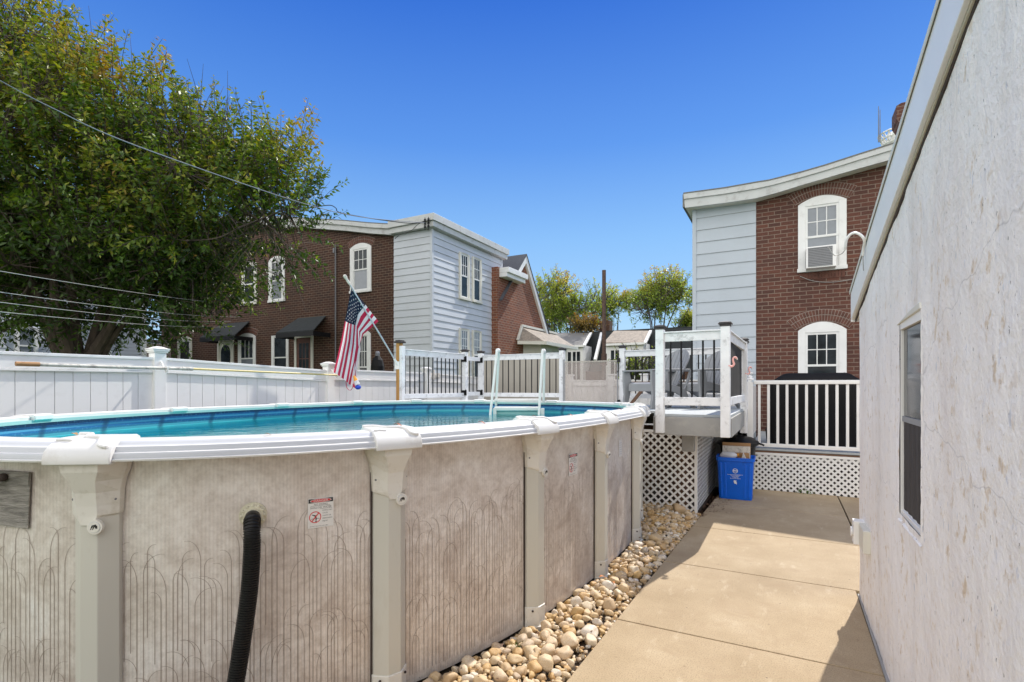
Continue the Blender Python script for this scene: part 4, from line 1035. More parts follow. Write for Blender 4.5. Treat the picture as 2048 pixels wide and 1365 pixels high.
def door(parent, q, mat, arched_glass=False, grid=True):
    a0, a1, z0, z1 = q; z0 = .0
    mb = MB(); mb.fbox(F, a0, a0+.1, z0, z1-.1, -.02, .035); mb.fbox(F, a1-.1, a1, z0, z1-.1, -.02, .035); mb.fpoly(F, [(a0, z1-.1), (a1, z1-.1), (a1, z1-.04), ((a0+a1)/2, z1+.02), (a0, z1-.04)], -.02, .035)
    d_ = mb.build('door', 'cream_trim', parent)
    mb = MB(); mb.fbox(F, a0+.1, a1-.1, z0, z1-.1, -.01, .012); mb.build('leaf_panel', mat, d_)
    mb = MB(); b0, b1 = a0+.2, a1-.2
    if arched_glass:
        n = 12; cx = (b0+b1)/2; r_ = (b1-b0)/2; zc2 = z1-.25-r_
        mb.fpoly(F, [(b0, .9), (b1, .9)]+[(cx+r_*math.cos(math.pi*k/n), zc2+r_*math.sin(math.pi*k/n)) for k in range(n+1)], .0, .018)
    else:
        for i in range(3):
            for j in range(5): mb.fbox(F, b0+(b1-b0)*i/3+.015, b0+(b1-b0)*(i+1)/3-.015, .4+(z1-.65)*j/5, .4+(z1-.65)*(j+1)/5-.03, .0, .016)
    mb.build('glazing', 'glass', d_)
door(lh, pxwin(F, 'y', YL, 590, 627, 670, 760), 'dark_door')
def awning(x0, x1, z0, z1, out, label):
    aw = empty('awning', ((x0+x1)/2, YL, z0), label, 'awning')
    mb = MB(); S = [(x0, YL-out, z0), (x1, YL-out, z0), (x1-.22, YL-.02, z1), (x0+.22, YL-.02, z1)]
    mb.prism(S, (0, 0, .04)); mb.build('canopy', 'slate', aw)
    mb = MB(); mb.box(x0, x1, YL-out-.02, YL-out+.02, z0-.14, z0-.002); mb.prism([(x1, YL-out+.021, z0-.14), (x1, YL-.02, z0-.14), (x1, YL-.02, z0), (x1-.0, YL-out+.021, z0)], (-.02, 0, 0)); mb.prism([(x0, YL-out+.021, z0-.14), (x0, YL-.02, z0-.14), (x0, YL-.02, z0), (x0, YL-out+.021, z0)], (.02, 0, 0))
    mb.build('valance', 'black', aw)
p0, p1 = onY(552, 668, YL-.7), onY(627, 668, YL-.7); awning(p0.x, p1.x, p0.z, onY(590, 640, YL).z, .7, 'dark shingled door awning on the brick wall above the glazed brown door')
mb = MB(); q_ = onY(671, 490, YL-.05); mb.tube([(q_.x, q_.y, 0), (q_.x, q_.y, q_.z)], .022, 8); mb.box(q_.x-.09, q_.x-.03, YL-.08, YL-.0, q_.z-.25, q_.z-.1)
tag(mb.build('conduit_pipe', 'steel'), 'thin grey conduit running up the dark brick wall behind the flag', 'pipe')
# second row house, mostly behind the tree
l2 = empty('brick_house', (XL0, YL, 0), 'dark brick row house with arched cream doorway, half hidden behind the big tree', 'house')
bt2 = [(SPLIT-.001, zL+.05), (SPLIT-1.5, zL+.1), (XL0, zL+.1)]
mb = MB(); mb.fpoly(F, [(SPLIT-.001, -.05)]+bt2+[(XL0, -.05)], -6, -.005); mb.build('brick_wall', 'brick', l2); roofline(l2, bt2, .27, .14)
door(l2, pxwin(F, 'y', YL, 436, 468, 677, 760), 'cream_trim', True)
for (u0, u1, v0, v1) in ((356, 384, 673, 760), (356, 386, 570, 619)):
    q = pxwin(F, 'y', YL, u0, u1, v0, v1); window(l2, F, *q, arch=.13, fw=.12, grid=None, lower='glass', frame='cream_trim'); brick_arch(l2, F, q[0]-.05, q[1]+.05, q[3]-.12, .13, .2, 14)
p0, p1 = onY(400, 677, YL-.7), onY(470, 677, YL-.7); awning(p0.x, p1.x, p0.z, onY(430, 652, YL).z, .7, 'dark door awning on the brick wall above the arched cream doorway')
# side windows of the wing
for (u0, u1, v0, v1) in ((917, 937, 508, 598), (943, 961, 517, 604), (917, 937, 658, 760), (943, 961, 662, 760)):
    q = pxwin(F2, 'x', XS, u0, u1, v0, v1); window(lh, Fx(XS+.024), *q, arch=0, fw=.08, grid=(3, 2) if v0 < 600 else (3, 3), glass='blind' if v0 > 600 else 'glass', lower='glass', proud=.04, frame='cream_trim')
# line insulators at the corner
ins = MB(); c0 = onY(850, 440, YL-.25)
for dx in (0, .12):
    for k in range(3): ins.lathe((c0.x+dx, c0.y, c0.z-.02-.09*k), [(.015, -.035), (.035, -.025), (.035, .0), (.02, .02), (.035, .03)], 8)
    ins.tube([(c0.x+dx, c0.y, c0.z-.3), (c0.x+dx, c0.y, c0.z+.06)], .012, 6)
tag(ins.build('cable_insulators', 'black'), 'black insulator rack on the white roof corner where the overhead cable ends', 'insulators')

# gabled brick house behind the wing
XG = XS+.25; FG = Fx(XG)
gh = empty('gabled_brick_house', (XG, yfar, 0), 'sunlit red brick gable with white rake boards behind the sided wing', 'house')
A1, PK, B1 = onX(1004, 555, XG), onX(1048, 515, XG), onX(1090, 668, XG); E1 = onX(1030, 548, XG)
yb_ = onX(1090, 700, XG).y
poly = [(A1.y-.3, -.05), (B1.y+.3, -.05), (B1.y+.3, B1.z-.25), (PK.y, PK.z), (E1.y, E1.z), (A1.y-.3, E1.z)]
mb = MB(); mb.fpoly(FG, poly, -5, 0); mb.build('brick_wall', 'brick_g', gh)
sl_ = (B1.y-PK.y, B1.z-PK.z)
mb = MB(); mb.fpoly(FG, [(PK.y, PK.z-.22), (B1.y+.35, B1.z-.30-.22), (B1.y+.35, B1.z-.30), (PK.y, PK.z+.06)], .002, .10)
mb.fpoly(FG, [(PK.y-.002, PK.z-.22), (PK.y-.002, PK.z+.06), (E1.y, E1.z+.06), (E1.y, E1.z-.2)], .002, .10); mb.build('rake_board', 'white_trim', gh)
mb = MB()
mb.prism([V((XG+.12, PK.y, PK.z+.065)), V((XG+.12, B1.y+.4, B1.z-.28)), V((XG-5, B1.y+.4, B1.z-.28)), V((XG-5, PK.y, PK.z+.065))], (0, 0, .05))
mb.prism([V((XG+.12, PK.y, PK.z+.065)), V((XG+.12, A1.y-.2, PK.z-1.9)), V((XG-5, A1.y-.2, PK.z-1.9)), V((XG-5, PK.y, PK.z+.065))], (0, 0, .05)); mb.build('roof', 'roof_dark', gh)
C1, C2 = onX(1003, 533, XG+.2), onX(1046, 556, XG+.2)
mb = MB(); mb.box(XG+.002, XG+.30, A1.y-.2, C2.y, C2.z-.22, C2.z-.08); mb.box(XG+.002, XG+.38, A1.y-.2, C2.y+.06, C2.z-.079, C2.z+.10); mb.build('box_gutter', 'white_trim', gh, bevel=.01)
# bay with shingled roof
S0, S1 = onX(1029, 690, XG), onX(1100, 690, XG); zbt = onX(1060, 690, XG).z
ybay0, ybay1 = onX(1046, 690, XG).y, S1.y+.4
mb = MB(); mb.prism([(XG+.01, ybay0, -.05), (XG+.6, ybay0+.3, -.05), (XG+.6, ybay1, -.05), (XG+.01, ybay1, -.05)], (0, 0, zbt+.03)); mb.build('bay_wall', 'cream_trim', gh)
mb = MB(); ztop = onX(1036, 652, XG).z
mb.add([(XG+.01, ybay0-.15, ztop-.02), (XG+.95, ybay0-.1, zbt+.02), (XG+.95, ybay1+.2, zbt+.02), (XG+.01, ybay1+.2, ztop-.02), (XG+.01, ybay0-.5, zbt+.05)], [(0, 1, 2, 3), (0, 4, 1)], 0)
mb.build('bay_roof', 'roof_tan', gh)
mb = MB(); mb.beam((XG+.03, ybay0-.5, zbt+.07), (XG+.03, ybay0-.15, ztop+.03), .08, .1); mb.beam((XG+.03, ybay0-.15, ztop+.03), (XG+.03, ybay1+.2, ztop+.03), .08, .08)
mb.beam((XG+.97, ybay0-.12, zbt-.02), (XG+.97, ybay1+.2, zbt-.02), .10, .12); mb.beam((XG+.03, ybay0-.5, zbt+.0), (XG+.95, ybay0-.12, zbt-.02), .1, .12); mb.build('bay_trim', 'cream_trim', gh)
FB2 = Fx(XG+.6)
for a_ in (ybay0+.45, ybay0+1.25):
    window(gh, FB2, a_, a_+.65, .8, zbt-.25, arch=0, fw=.07, grid=(2, 1), lower='glass', proud=.03)

# ================================================================ WHITE SIDED HOUSE AND TAN WALL FAR LEFT
XW = -20.0; FW_ = Fx(XW)
wh = empty('white_sided_house', (XW, 6, 0), 'grey-white clapboard house seen behind the tree trunk at the far left', 'house')
y0_, y1_ = onX(-120, 690, XW).y, onX(291, 690, XW).y
mb = MB(); mb.fpoly(FW_, [(y0_, -.05), (y1_, -.05), (y1_, 5.4), (y0_, 5.4)], -6, -.02); clap(mb, FW_, y0_, y1_, -.05, 5.4, .12, .014); mb.build('siding', ['sid_white', 'lap_edge'], wh, recalc=False)
mb = MB(); mb.prism([(XW+.3, y0_-.2, 5.4), (XW+.3, y1_+.2, 5.4), (XW-3, y1_+.2, 7.2), (XW-3, y0_-.2, 7.2)], (0, 0, .1)); mb.build('roof', 'roof_grey', wh)
mb = MB(); mb.fbox(FW_, y1_-.12, y1_+.02, -.05, 5.4, -.02, .03); mb.build('corner_trim', 'white_trim', wh)
for u0, u1 in ((28, 76), (188, 222)):
    q = pxwin(FW_, 'x', XW, u0, u1, 655, 730); window(wh, Fx(XW+.016), *q, arch=0, fw=.07, grid=(2, 1) if u0 > 100 else None, lower='blind', glass='blind', proud=.035)
tb = empty('tan_wall_building', (-24, 11, 0), 'small tan stucco building between the sided house and the brick row', 'building')
p0, p1 = onY(270, 700, 10.6), onY(330, 700, 11.2)
mb = MB(); mb.prism([(p0.x, 10.9, -.05), (XL0-.05, 11.0, -.05), (XL0-.05, 14, -.05), (p0.x, 14, -.05)], (0, 0, 3.35)); mb.build('wall', 'stucco_tan', tb)
mb = MB(); mb.box(p0.x-.2, XL0-.02, 10.7, 14, 3.36, 3.46); mb.build('roof', 'roof_grey', tb)

# ================================================================ BACKGROUND ROW
YBK = 31.0; FK = Fy(YBK)
br = empty('slate_roof_row_house', (onY(1240, 700, YBK).x, YBK, 0), 'far low houses with dark slate roofs and tan shingled dormers below the trees', 'house')
def K(u, v, y=YBK): return onY(u, v, y)
mb = MB()
ridge_z = K(1300, 657, YBK+1.8).z
mb.prism([(K(1085, 700).x, YBK, -.05), (K(1420, 700).x, YBK, -.05), (K(1420, 700).x, YBK+8, -.05), (K(1085, 700).x, YBK+8, -.05)], (0, 0, 2.6)); mb.build('wall', 'brick', br)
mb = MB(); L0, L1 = K(1085, 700).x-1.5, K(1420, 700).x+1
mb.prism([(L0, YBK-.25, 1.1), (L1, YBK-.25, 1.1), (L1, YBK+1.9, ridge_z-.1), (L0, YBK+1.9, ridge_z-.1)], (0, .12, .03)); mb.prism([(L0, YBK+1.95, ridge_z-.1), (L1, YBK+1.95, ridge_z-.1), (L1, YBK+9, ridge_z-1.5), (L0, YBK+9, ridge_z-1.5)], (0, 0, .1)); mb.build('slate_roof', 'slate', br)
def dormer(u0, u1, v_ridge, v_eave, mat, skew, wu):
    yf = YBK-.5
    e0, e1 = K(u0, v_eave, yf), K(u1, v_eave, yf); r0, r1 = K(u0+skew, v_ridge, yf+2.1), K(u1+skew*.85, v_ridge, yf+2.1)
    mb = MB(); mb.prism([e0+V((-.1, -.15, 0)), e1+V((.1, -.15, 0)), r1, r0], (0, 0, .07)); d_ = mb.build('dormer', mat, br)
    mb = MB(); mb.prism([(e0.x, yf, .8), (e1.x, yf, .8), (e1.x, yf+1.6, .8), (e0.x, yf+1.6, .8)], (0, 0, e0.z-.82)); mb.beam(e1+V((.12, -.16, .0)), r1+V((.02, 0, .04)), .16, .12); mb.box(e0.x-.12, e1.x+.12, yf-.2, yf-.05, e0.z-.14, e0.z-.01); mb.build('dormer_face', 'white_trim', d_)
    Fd = Fy(yf)
    for a_, b_ in wu:
        w0_, w1_ = K(a_, 700, yf).x, K(b_, 700, yf).x; mb = MB(); mb.fbox(Fd, w0_, w1_, .9, e0.z-.42, .0, .03); mb.fbox(Fd, (w0_+w1_)/2-.03, (w0_+w1_)/2+.03, .9, e0.z-.42, .031, .05, 1); mb.fbox(Fd, w0_, w1_, 1.95, 2.02, .031, .05, 1); mb.build('dormer_window', ['glass', 'white_trim'], d_)
dormer(1096, 1166, 668, 693, 'roof_grey', 18, ((1108, 1124), (1128, 1142), (1146, 1160)))
dormer(1212, 1287, 664, 688, 'roof_tan', 16, ((1222, 1238), (1262, 1278)))
mb = MB(); mb.beam(K(1190, 722, YBK-.6), K(1203, 668, YBK+1.9), .16, .22); mb.build('rake_board', 'white_trim', br)
mb = MB(); a_, b_ = K(1199, 662, YBK+2.4), K(1219, 644, YBK+2.4); mb.box(a_.x, b_.x, YBK+2.4, YBK+3.1, a_.z-1, b_.z+.1); ch = mb.build('chimney', 'brick', br)
mb = MB(); mb.box(a_.x-.05, b_.x+.05, YBK+2.35, YBK+3.15, a_.z-1, a_.z-.1); mb.build('chimney_flashing', 'white_trim', ch)
a_, b_ = K(1342, 663, YBK+2.4), K(1356, 655, YBK+2.4); mb = MB(); mb.box(a_.x, b_.x, YBK+2.4, YBK+2.9, a_.z-.6, b_.z); mb.build('chimney_pot', 'brick_g', br)

# rusty pole, shrub
pq = onZ(1208, 905, 0); PD = 15.0; pt_, pb_ = atD(1208, 541, PD), atD(1208, 760, PD)
mb = MB(); mb.tube([(pt_.x, pt_.y, -.05), (pt_.x, pt_.y, pt_.z)], [.062, .058], 10); mb.tube([(pt_.x, pt_.y, 2.2), (pt_.x, pt_.y, 2.55)], .085, 10)
tag(mb.build('steel_pole', 'rust', smooth=True), 'tall bare rusty brown pole standing between the two background trees', 'pole')

# ================================================================ RAISED DECK
DZ = 1.275
deck = empty('pool_deck', (-.9, 6.25, 0), 'raised grey pool deck with white posts, white rails and thin black balusters', 'deck')
DR, DFr = -.56, 6.22
mb = MB(); y = DFr
while y < 9.12:
    y2 = min(y+.138, 9.12); ym = (y+y2)/2; L_ = -1.40 if ym < 6.9 else -5.85
    xw = max(wall_x(ym), wall_x(y), wall_x(y2))+.165
    mid = abs(ym-CY) < BF+.15
    if mid and ym < 7.35:
        xw2 = min(2*CX-xw, 2*CX-wall_x(ym)-.17)
        mb.box(max(L_, xw), DR, y, y2-.006, DZ-.03, DZ)
        if ym > 6.8: mb.box(-5.85, xw2, y, y2-.006, DZ-.03, DZ)
    else: mb.box(-5.85, DR, y, y2-.006, DZ-.03, DZ)
    y += .138
mb.build('floor_board', 'deck_floor', deck, bevel=.003)
mb = MB(); mb.box(-1.40, DR+.02, DFr-.04, DFr-.002, 1.03, DZ-.032); mb.build('skirt_board', 'grey_paint', deck, bevel=.003)
mb = MB(); mb.box(DR-.02, DR+.018, DFr-.001, 9.1, 1.03, DZ-.032); mb.box(-5.8, DR-.03, 9.06, 9.10, .95, DZ-.032); mb.build('skirt_board', 'grey_paint', deck, bevel=.003)
mb = MB()
for yy in (6.7, 7.4, 8.1, 8.8): mb.box(-1.3, DR-.03, yy, yy+.04, 1.06, DZ-.035)
mb.build('joist', 'brown_wood', deck)
def post(x, y, z0, z1, w_=.094, mat='white_wood', cap=True, base=None):
    mb = MB(); mb.box(x-w_/2, x+w_/2, y-w_/2, y+w_/2, z0, z1-.035); o = mb.build('post', mat, base or deck, bevel=.005)
    if cap:
        mb = MB(); c_ = w_/2
        for zz0, zz1, e in ((z1-.055, z1-.03, .006), (z1-.03, z1-.018, .022), (z1-.018, z1-.008, .014)): mb.box(x-c_-e, x+c_+e, y-c_-e, y+c_+e, zz0, zz1)
        e = .010; mb.add([(x-c_-e, y-c_-e, z1-.008), (x+c_+e, y-c_-e, z1-.008), (x+c_+e, y+c_+e, z1-.008), (x-c_-e, y+c_+e, z1-.008), (x, y, z1+.008)], [(0, 1, 4), (1, 2, 4), (2, 3, 4), (3, 0, 4)])
        mb.build('post_cap', 'black_cap', o, bevel=.003)
    return o
def rail(a, b, z1, h=.095, t=.04, ledge=True):
    mb = MB(); a, b = V(a), V(b); d = (b-a).normalized(); a2, b2 = a+d*.048, b-d*.048
    mb.beam((a2.x, a2.y, z1-h/2), (b2.x, b2.y, z1-h/2), t, h)
    if ledge: mb.beam((a2.x, a2.y, z1+.008), (b2.x, b2.y, z1+.008), t+.045, .016)
    return mb.build('rail', 'white_wood', deck, bevel=.004)
def balusters(a, b, z0, z1, sp=.115, r=.011, parent=None, n=None):
    a, b = V(a), V(b); L_ = (b-a).length; n = n or int(L_/sp)-0
    for k in range(1, n+1):
        p = a.lerp(b, k/(n+1)); mb = MB(); mb.tube([(p.x, p.y, z0), (p.x, p.y, z1)], r, 8); mb.build('baluster', 'black', parent or deck)
PA, PB, PC_ = (-1.31, 6.14), (-.60, 6.14), (-.555, 8.2)
post(*PA, 1.055, 2.315); post(*PB, 1.035, 2.315, .098); post(*PC_, .92, 2.30)
rail((*PA, 0), (*PB, 0), 2.215, .098); rail((*PA, 0), (*PB, 0), 1.475, .095, ledge=False); balusters((*PA, 0), (*PB, 0), 1.44, 2.14, n=5)
rail((*PB, 0), (*PC_, 0), 2.215, .098); rail((*PB, 0), (*PC_, 0), 1.475, .095, ledge=False)
PW, PD1, PE1, PF, PG = (-5.78, 6.8), (-5.62, 8.55), (-5.55, 9.04), (-3.75, 9.04), (-2.59, 9.04)
PH = (-.60, 9.04)
for p in (PD1, PE1, PF, PG, PH): post(*p, DZ-.2, 2.33)
mb = MB(); mb.box(PW[0]-.045, PW[0]+.02, PW[1]-.05, PW[1]+.05, .0, 2.33); pw = mb.build('post', 'raw_wood', deck, bevel=.004, label='bare orange-brown wood post that carries the flag')
mb = MB(); mb.box(PW[0]+.021, PW[0]+.075, PW[1]-.045, PW[1]+.045, 1.1, 2.28); mb.build('post', 'white_wood', deck, bevel=.004)
mb = MB(); mb.box(PW[0]-.075, PW[0]+.07, PW[1]-.07, PW[1]+.07, 2.331, 2.36); mb.box(PW[0]-.055, PW[0]+.05, PW[1]-.055, PW[1]+.055, 2.361, 2.38); mb.build('post_cap', 'black_cap', pw, bevel=.004)
for a_, b_, n_ in ((PW, PD1, 14), (PE1, PF, 13), (PG, PH, 16)):
    rail((*a_, 0), (*b_, 0), 2.22); rail((*a_, 0), (*b_, 0), 1.47, .08, ledge=False); balusters((*a_, 0), (*b_, 0), 1.44, 2.13, n=n_)
# little gate between the two rear-left posts
ga = MB(); 
for z_ in (2.15, 1.45): ga.beam((PD1[0], PD1[1]+.06, z_), (PE1[0], PE1[1]-.06, z_), .035, .08)
gt = ga.build('gate', 'white_wood', deck, bevel=.003); balusters((PD1[0], PD1[1]+.02, 0), (PE1[0], PE1[1]-.02, 0), 1.42, 2.12, n=3, parent=gt)
mb = MB()
for p in (PD1, PE1):
    for z_ in (2.13, 1.47): mb.box(p[0]-.055, p[0]+.055, p[1]-.06, p[1]-.048, z_-.05, z_+.05); mb.box(p[0]+.04, p[0]+.06, p[1]-.06, p[1]-.03, z_-.05, z_+.06)
mb.build('hinge', 'black', gt)
# woven black privacy screen on the side rail
mb = MB(); mb.box(PB[0]+.018, PB[0]+.022, PB[1]+.06, PC_[1]-.06, 1.45, 2.13); mb.build('privacy_screen', 'mesh_black', deck)
# extra slats under the rail near the rear corner (bench frame seen through the railing)
mb = MB(); mb.beam((-2.5, 8.85, 1.66), (-.7, 8.85, 1.66), .09, .04); mb.beam((-2.4, 8.85, 1.275), (-2.1, 8.85, 1.65), .05, .05); mb.beam((-.9, 8.85, 1.275), (-.9, 8.85, 1.64), .05, .05); tag(mb.build('wooden_bench', 'brown_wood'), 'narrow brown wooden bench behind the grey chairs along the rear deck rail', 'bench')
# hanging post stub below the deck
mb = MB(); mb.box(-1.14, -1.0, 6.56, 6.66, .80, 1.029); mb.build('post_stub', 'grey_paint', deck, bevel=.004)
for x_, y_ in ((-1.22, 7.0), (-5.6, 8.9), (-.62, 8.95), (-3.2, 8.95)):
    mb = MB(); mb.box(x_-.07, x_+.07, y_-.05, y_+.05, -.04, 1.03); mb.build('support_post', 'brown_wood', deck)
# lattice
def lattice(F, a0, a1, z0, z1, pitch=.070, w_=.026, parent=None, name='lattice_panel', mat='vinyl', trim=True, th=.0036):
    mb = MB(); P = lambda a, z, o: F[0]+F[1]*a+F[2]*o+V((0, 0, z))
    ddx = pitch*math.sqrt(2); hw = w_/2*math.sqrt(2); Wd, Ht = a1-a0, z1-z0
    for lay_, sgn in ((0, 1), (1, -1)):
        k = -Ht-ddx
        while k < Wd+ddx:
            def clipline(c):       # line a = c + t (t from 0 to Ht)
                t0, t1 = max(0, -c), min(Ht, Wd-c); return (t0, t1) if t1 > t0 else None
            c1, c2 = k-hw, k+hw; A_, B_ = clipline(c1), clipline(c2)
            if A_ and B_:
                pts = [(c1+A_[0], A_[0]), (c2+B_[0], B_[0]), (c2+B_[1], B_[1]), (c1+A_[1], A_[1])]
                if sgn < 0: pts = [(Wd-a, z) for a, z in pts]
                pp = [P(a0+a, z0+z, th*1.1*lay_) for a, z in pts]
                mb.prism(pp, F[2]*th)
            k += ddx
    o = mb.build(name, mat, parent)
    if trim:
        mb = MB(); mb.fbox(F, a0, a1, z1-.035, z1, -.003, .014); mb.fbox(F, a0-.012, a0+.022, z0, z1, -.003, .015); mb.build('lattice_trim', mat, o)
    return o
lattice(Fy(6.86), -1.85, -1.03, -.0, 1.03, parent=deck); lattice(Fx(-1.015), 6.86, 8.88, -.0, 1.03, .075, .020, parent=deck, th=.0015)
mb = MB(); mb.box(-1.035, -1.005, 6.845, 6.875, -.02, 1.03); mb.build('corner_strip', 'vinyl', deck)
mb = MB(); mb.box(-5.8, -1.1, 8.0, 8.03, 0, 1.0); mb.box(-1.25, -1.23, 7.1, 8.85, 0, 1.0); mb.build('lattice_shade_backing', 'brown_wood', deck)  # added dark sheets block the view, standing in for under-deck shade
mb = MB(); mb.box(-1.22, -.50, 8.90, 8.93, -.02, 1.03); mb.build('end_board', 'grey_paint', deck)

# tan safety mesh gate
mg = empty('safety_mesh_fence', (-3.2, 8.98, DZ), 'translucent tan mesh pool safety fence panel between two white deck posts', 'mesh fence')
xA, xB = -3.69, -2.66
mb = MB(); mb.box(xA, xB, 8.975, 8.979, DZ+.0, 2.06); mb.build('mesh_panel', 'mesh_tan', mg)
mb = MB(); mb.tube([(xA, 8.977, DZ-.1), (xA, 8.977, 2.10)], .02, 8); mb.build('frame_pole', 'grey_plastic', mg)
mb = MB(); mb.tube([(xB, 8.977, DZ-.1), (xB, 8.977, 2.07)], .012, 8); mb.build('frame_pole', 'grey_plastic', mg)
mb = MB(); mb.beam((xA, 8.972, 2.055), (xB, 8.972, 2.055), .006, .02); mb.build('hem', 'vinyl_tan', mg)
mb = MB(); mb.box(xB+.0, xB+.05, 8.94, 8.97, 2.03, 2.10); mb.tube([(xB+.01, 8.95, 2.03), (xB+.03, 8.93, 1.97), (xB+.03, 8.93, 1.88), (xB-.0, 8.95, 1.85)], .008, 6); mb.build('latch', 'black', mg)
mb = MB(); mb.box(xB, xB+.05, 8.94, 8.97, 1.30, 1.36); mb.build('latch', 'black', mg)

# ================================================================ LOWER DECK
ld = empty('lower_deck', (.3, 8.85, 0), 'low deck with white baluster railing and white lattice skirt in front of the brick house', 'deck')
LY, LZ = 8.87, .64; XA_, XB_ = onY(1508, 765, LY).x, 3.2
mb = MB(); y = LY
while y < YR-.02: mb.box(XA_-.05, XB_, y, min(y+.134, YR-.01), LZ-.03, LZ); y += .14
mb.build('floor_board', 'deck_floor', ld)
mb = MB(); mb.box(XA_-.02, XB_, LY+.03, LY+.06, .48, LZ-.032); mb.build('rim_joist', 'grey_paint', ld)
mb = MB(); mb.box(XA_-.02, XB_, LY+.005, LY+.028, .575, .6); mb.build('drip_strip', 'brown_wood', ld)
lattice(Fy(LY), XA_-.05, XB_, -.0, .575, .061, .030, parent=ld)
mb = MB(); mb.box(XA_-.05, XB_, LY+.5, LY+.53, 0, .6); mb.build('under_deck_shade', 'dark_shade', ld)  # added dark sheet, stands in for the shade behind the lattice
Fl = Fy(LY)
mb = MB(); mb.box(XA_, XB_, LY-.035, LY+.035, 1.63, 1.69); mb.build('top_rail', 'vinyl', ld, bevel=.008)
mb = MB(); mb.box(XA_, XB_, LY-.022, LY+.022, .665, .72); mb.build('bottom_rail', 'vinyl', ld, bevel=.006)
k = 0; u = 1513
xs = [onY(u_, 830, LY).x for u_ in (1518.5, 1537, 1555.5, 1574, 1593.5, 1613, 1633, 1653.5, 1674, 1695, 1716)]
for x_ in xs+[xs[-1]+.135*j for j in range(1, 6)]:
    mb = MB(); mb.box(x_-.019, x_+.019, LY-.017, LY+.017, .721, 1.629); mb.build('baluster', 'vinyl', ld, bevel=.004)
p_ = onY(1503, 760, LY); post(p_.x-.02, LY+.02, .0, 1.70, .09, 'vinyl', False, ld)
mb = MB(); mb.lathe((p_.x-.02, LY+.02, 1.70), [(.055, 0), (.058, .015), (.03, .03), (.036, .05), (.01, .07)], 12); mb.build('post_finial', 'vinyl', ld)
mb = MB(); mb.box(p_.x-.10, p_.x-.09, LY+.1, YR-.05, .66, 1.6); mb.build('side_panel', 'vinyl', ld)

# covered grill
gx0, gx1 = onY(1536, 800, 9.45).x, onY(1722, 800, 9.45).x+.1
gr = empty('covered_grill', ((gx0+gx1)/2, 9.6, LZ), 'large barbecue grill under a wrinkled black cover behind the white railing', 'covered grill')
secs = [(LZ+.02, 0, .30), (LZ+.3, .0, .30), (LZ+.7, .015, .31), (1.38, .02, .30), (1.52, .03, .30), (1.66, .02, .27), (1.74, .14, .22), (1.80, .22, .15), (1.815, .28, .09)]
mb = MB(); n = 48; vs = []
cxg, hwg = (gx0+gx1)/2, (gx1-gx0)/2
for i, (z, ins_, hd) in enumerate(secs):
    for k in range(n):
        a_ = 2*math.pi*k/n; c_, s_ = math.cos(a_), math.sin(a_)
        e = .28; xx = math.copysign(abs(c_)**e, c_)*(hwg-ins_); yy = math.copysign(abs(s_)**e, s_)*hd
        wv = 1+.03*math.sin(k*2.3+i*.5)*(1 if i < 6 else .3)+.04*noise.noise(V((k*.6, i*.9, 0)))
        vs.append((cxg+xx*wv, 9.75+yy*wv, z+.01*noise.noise(V((k*.4, i, 4)))))
for i in range(len(secs)-1):
    for k in range(n): mb.add([], []); mb.f.append([i*n+k, i*n+(k+1) % n, (i+1)*n+(k+1) % n, (i+1)*n+k]); mb.m.append(0); mb.uv.append(None)
mb.v = [V(v) for v in vs]; mb.f.append([(len(secs)-1)*n+k for k in range(n)]); mb.m.append(0); mb.uv.append(None)
mb.build('cover', 'cover', gr, smooth=True)
mb = MB(); mb.tube([(gx0+.02, 9.5, LZ+.3), (gx0-.03, 9.47, LZ+.25), (gx0-.01, 9.46, LZ+.05)], .012, 6); mb.build('strap', 'cover', gr)
mb = MB()
for dx in (.12, 1.1): mb.lathe((gx0+dx, 9.55, LZ+.035), [(.03, -.015), (.034, 0), (.03, .015)], 10, axis='X')
mb.build('caster', 'black', gr)

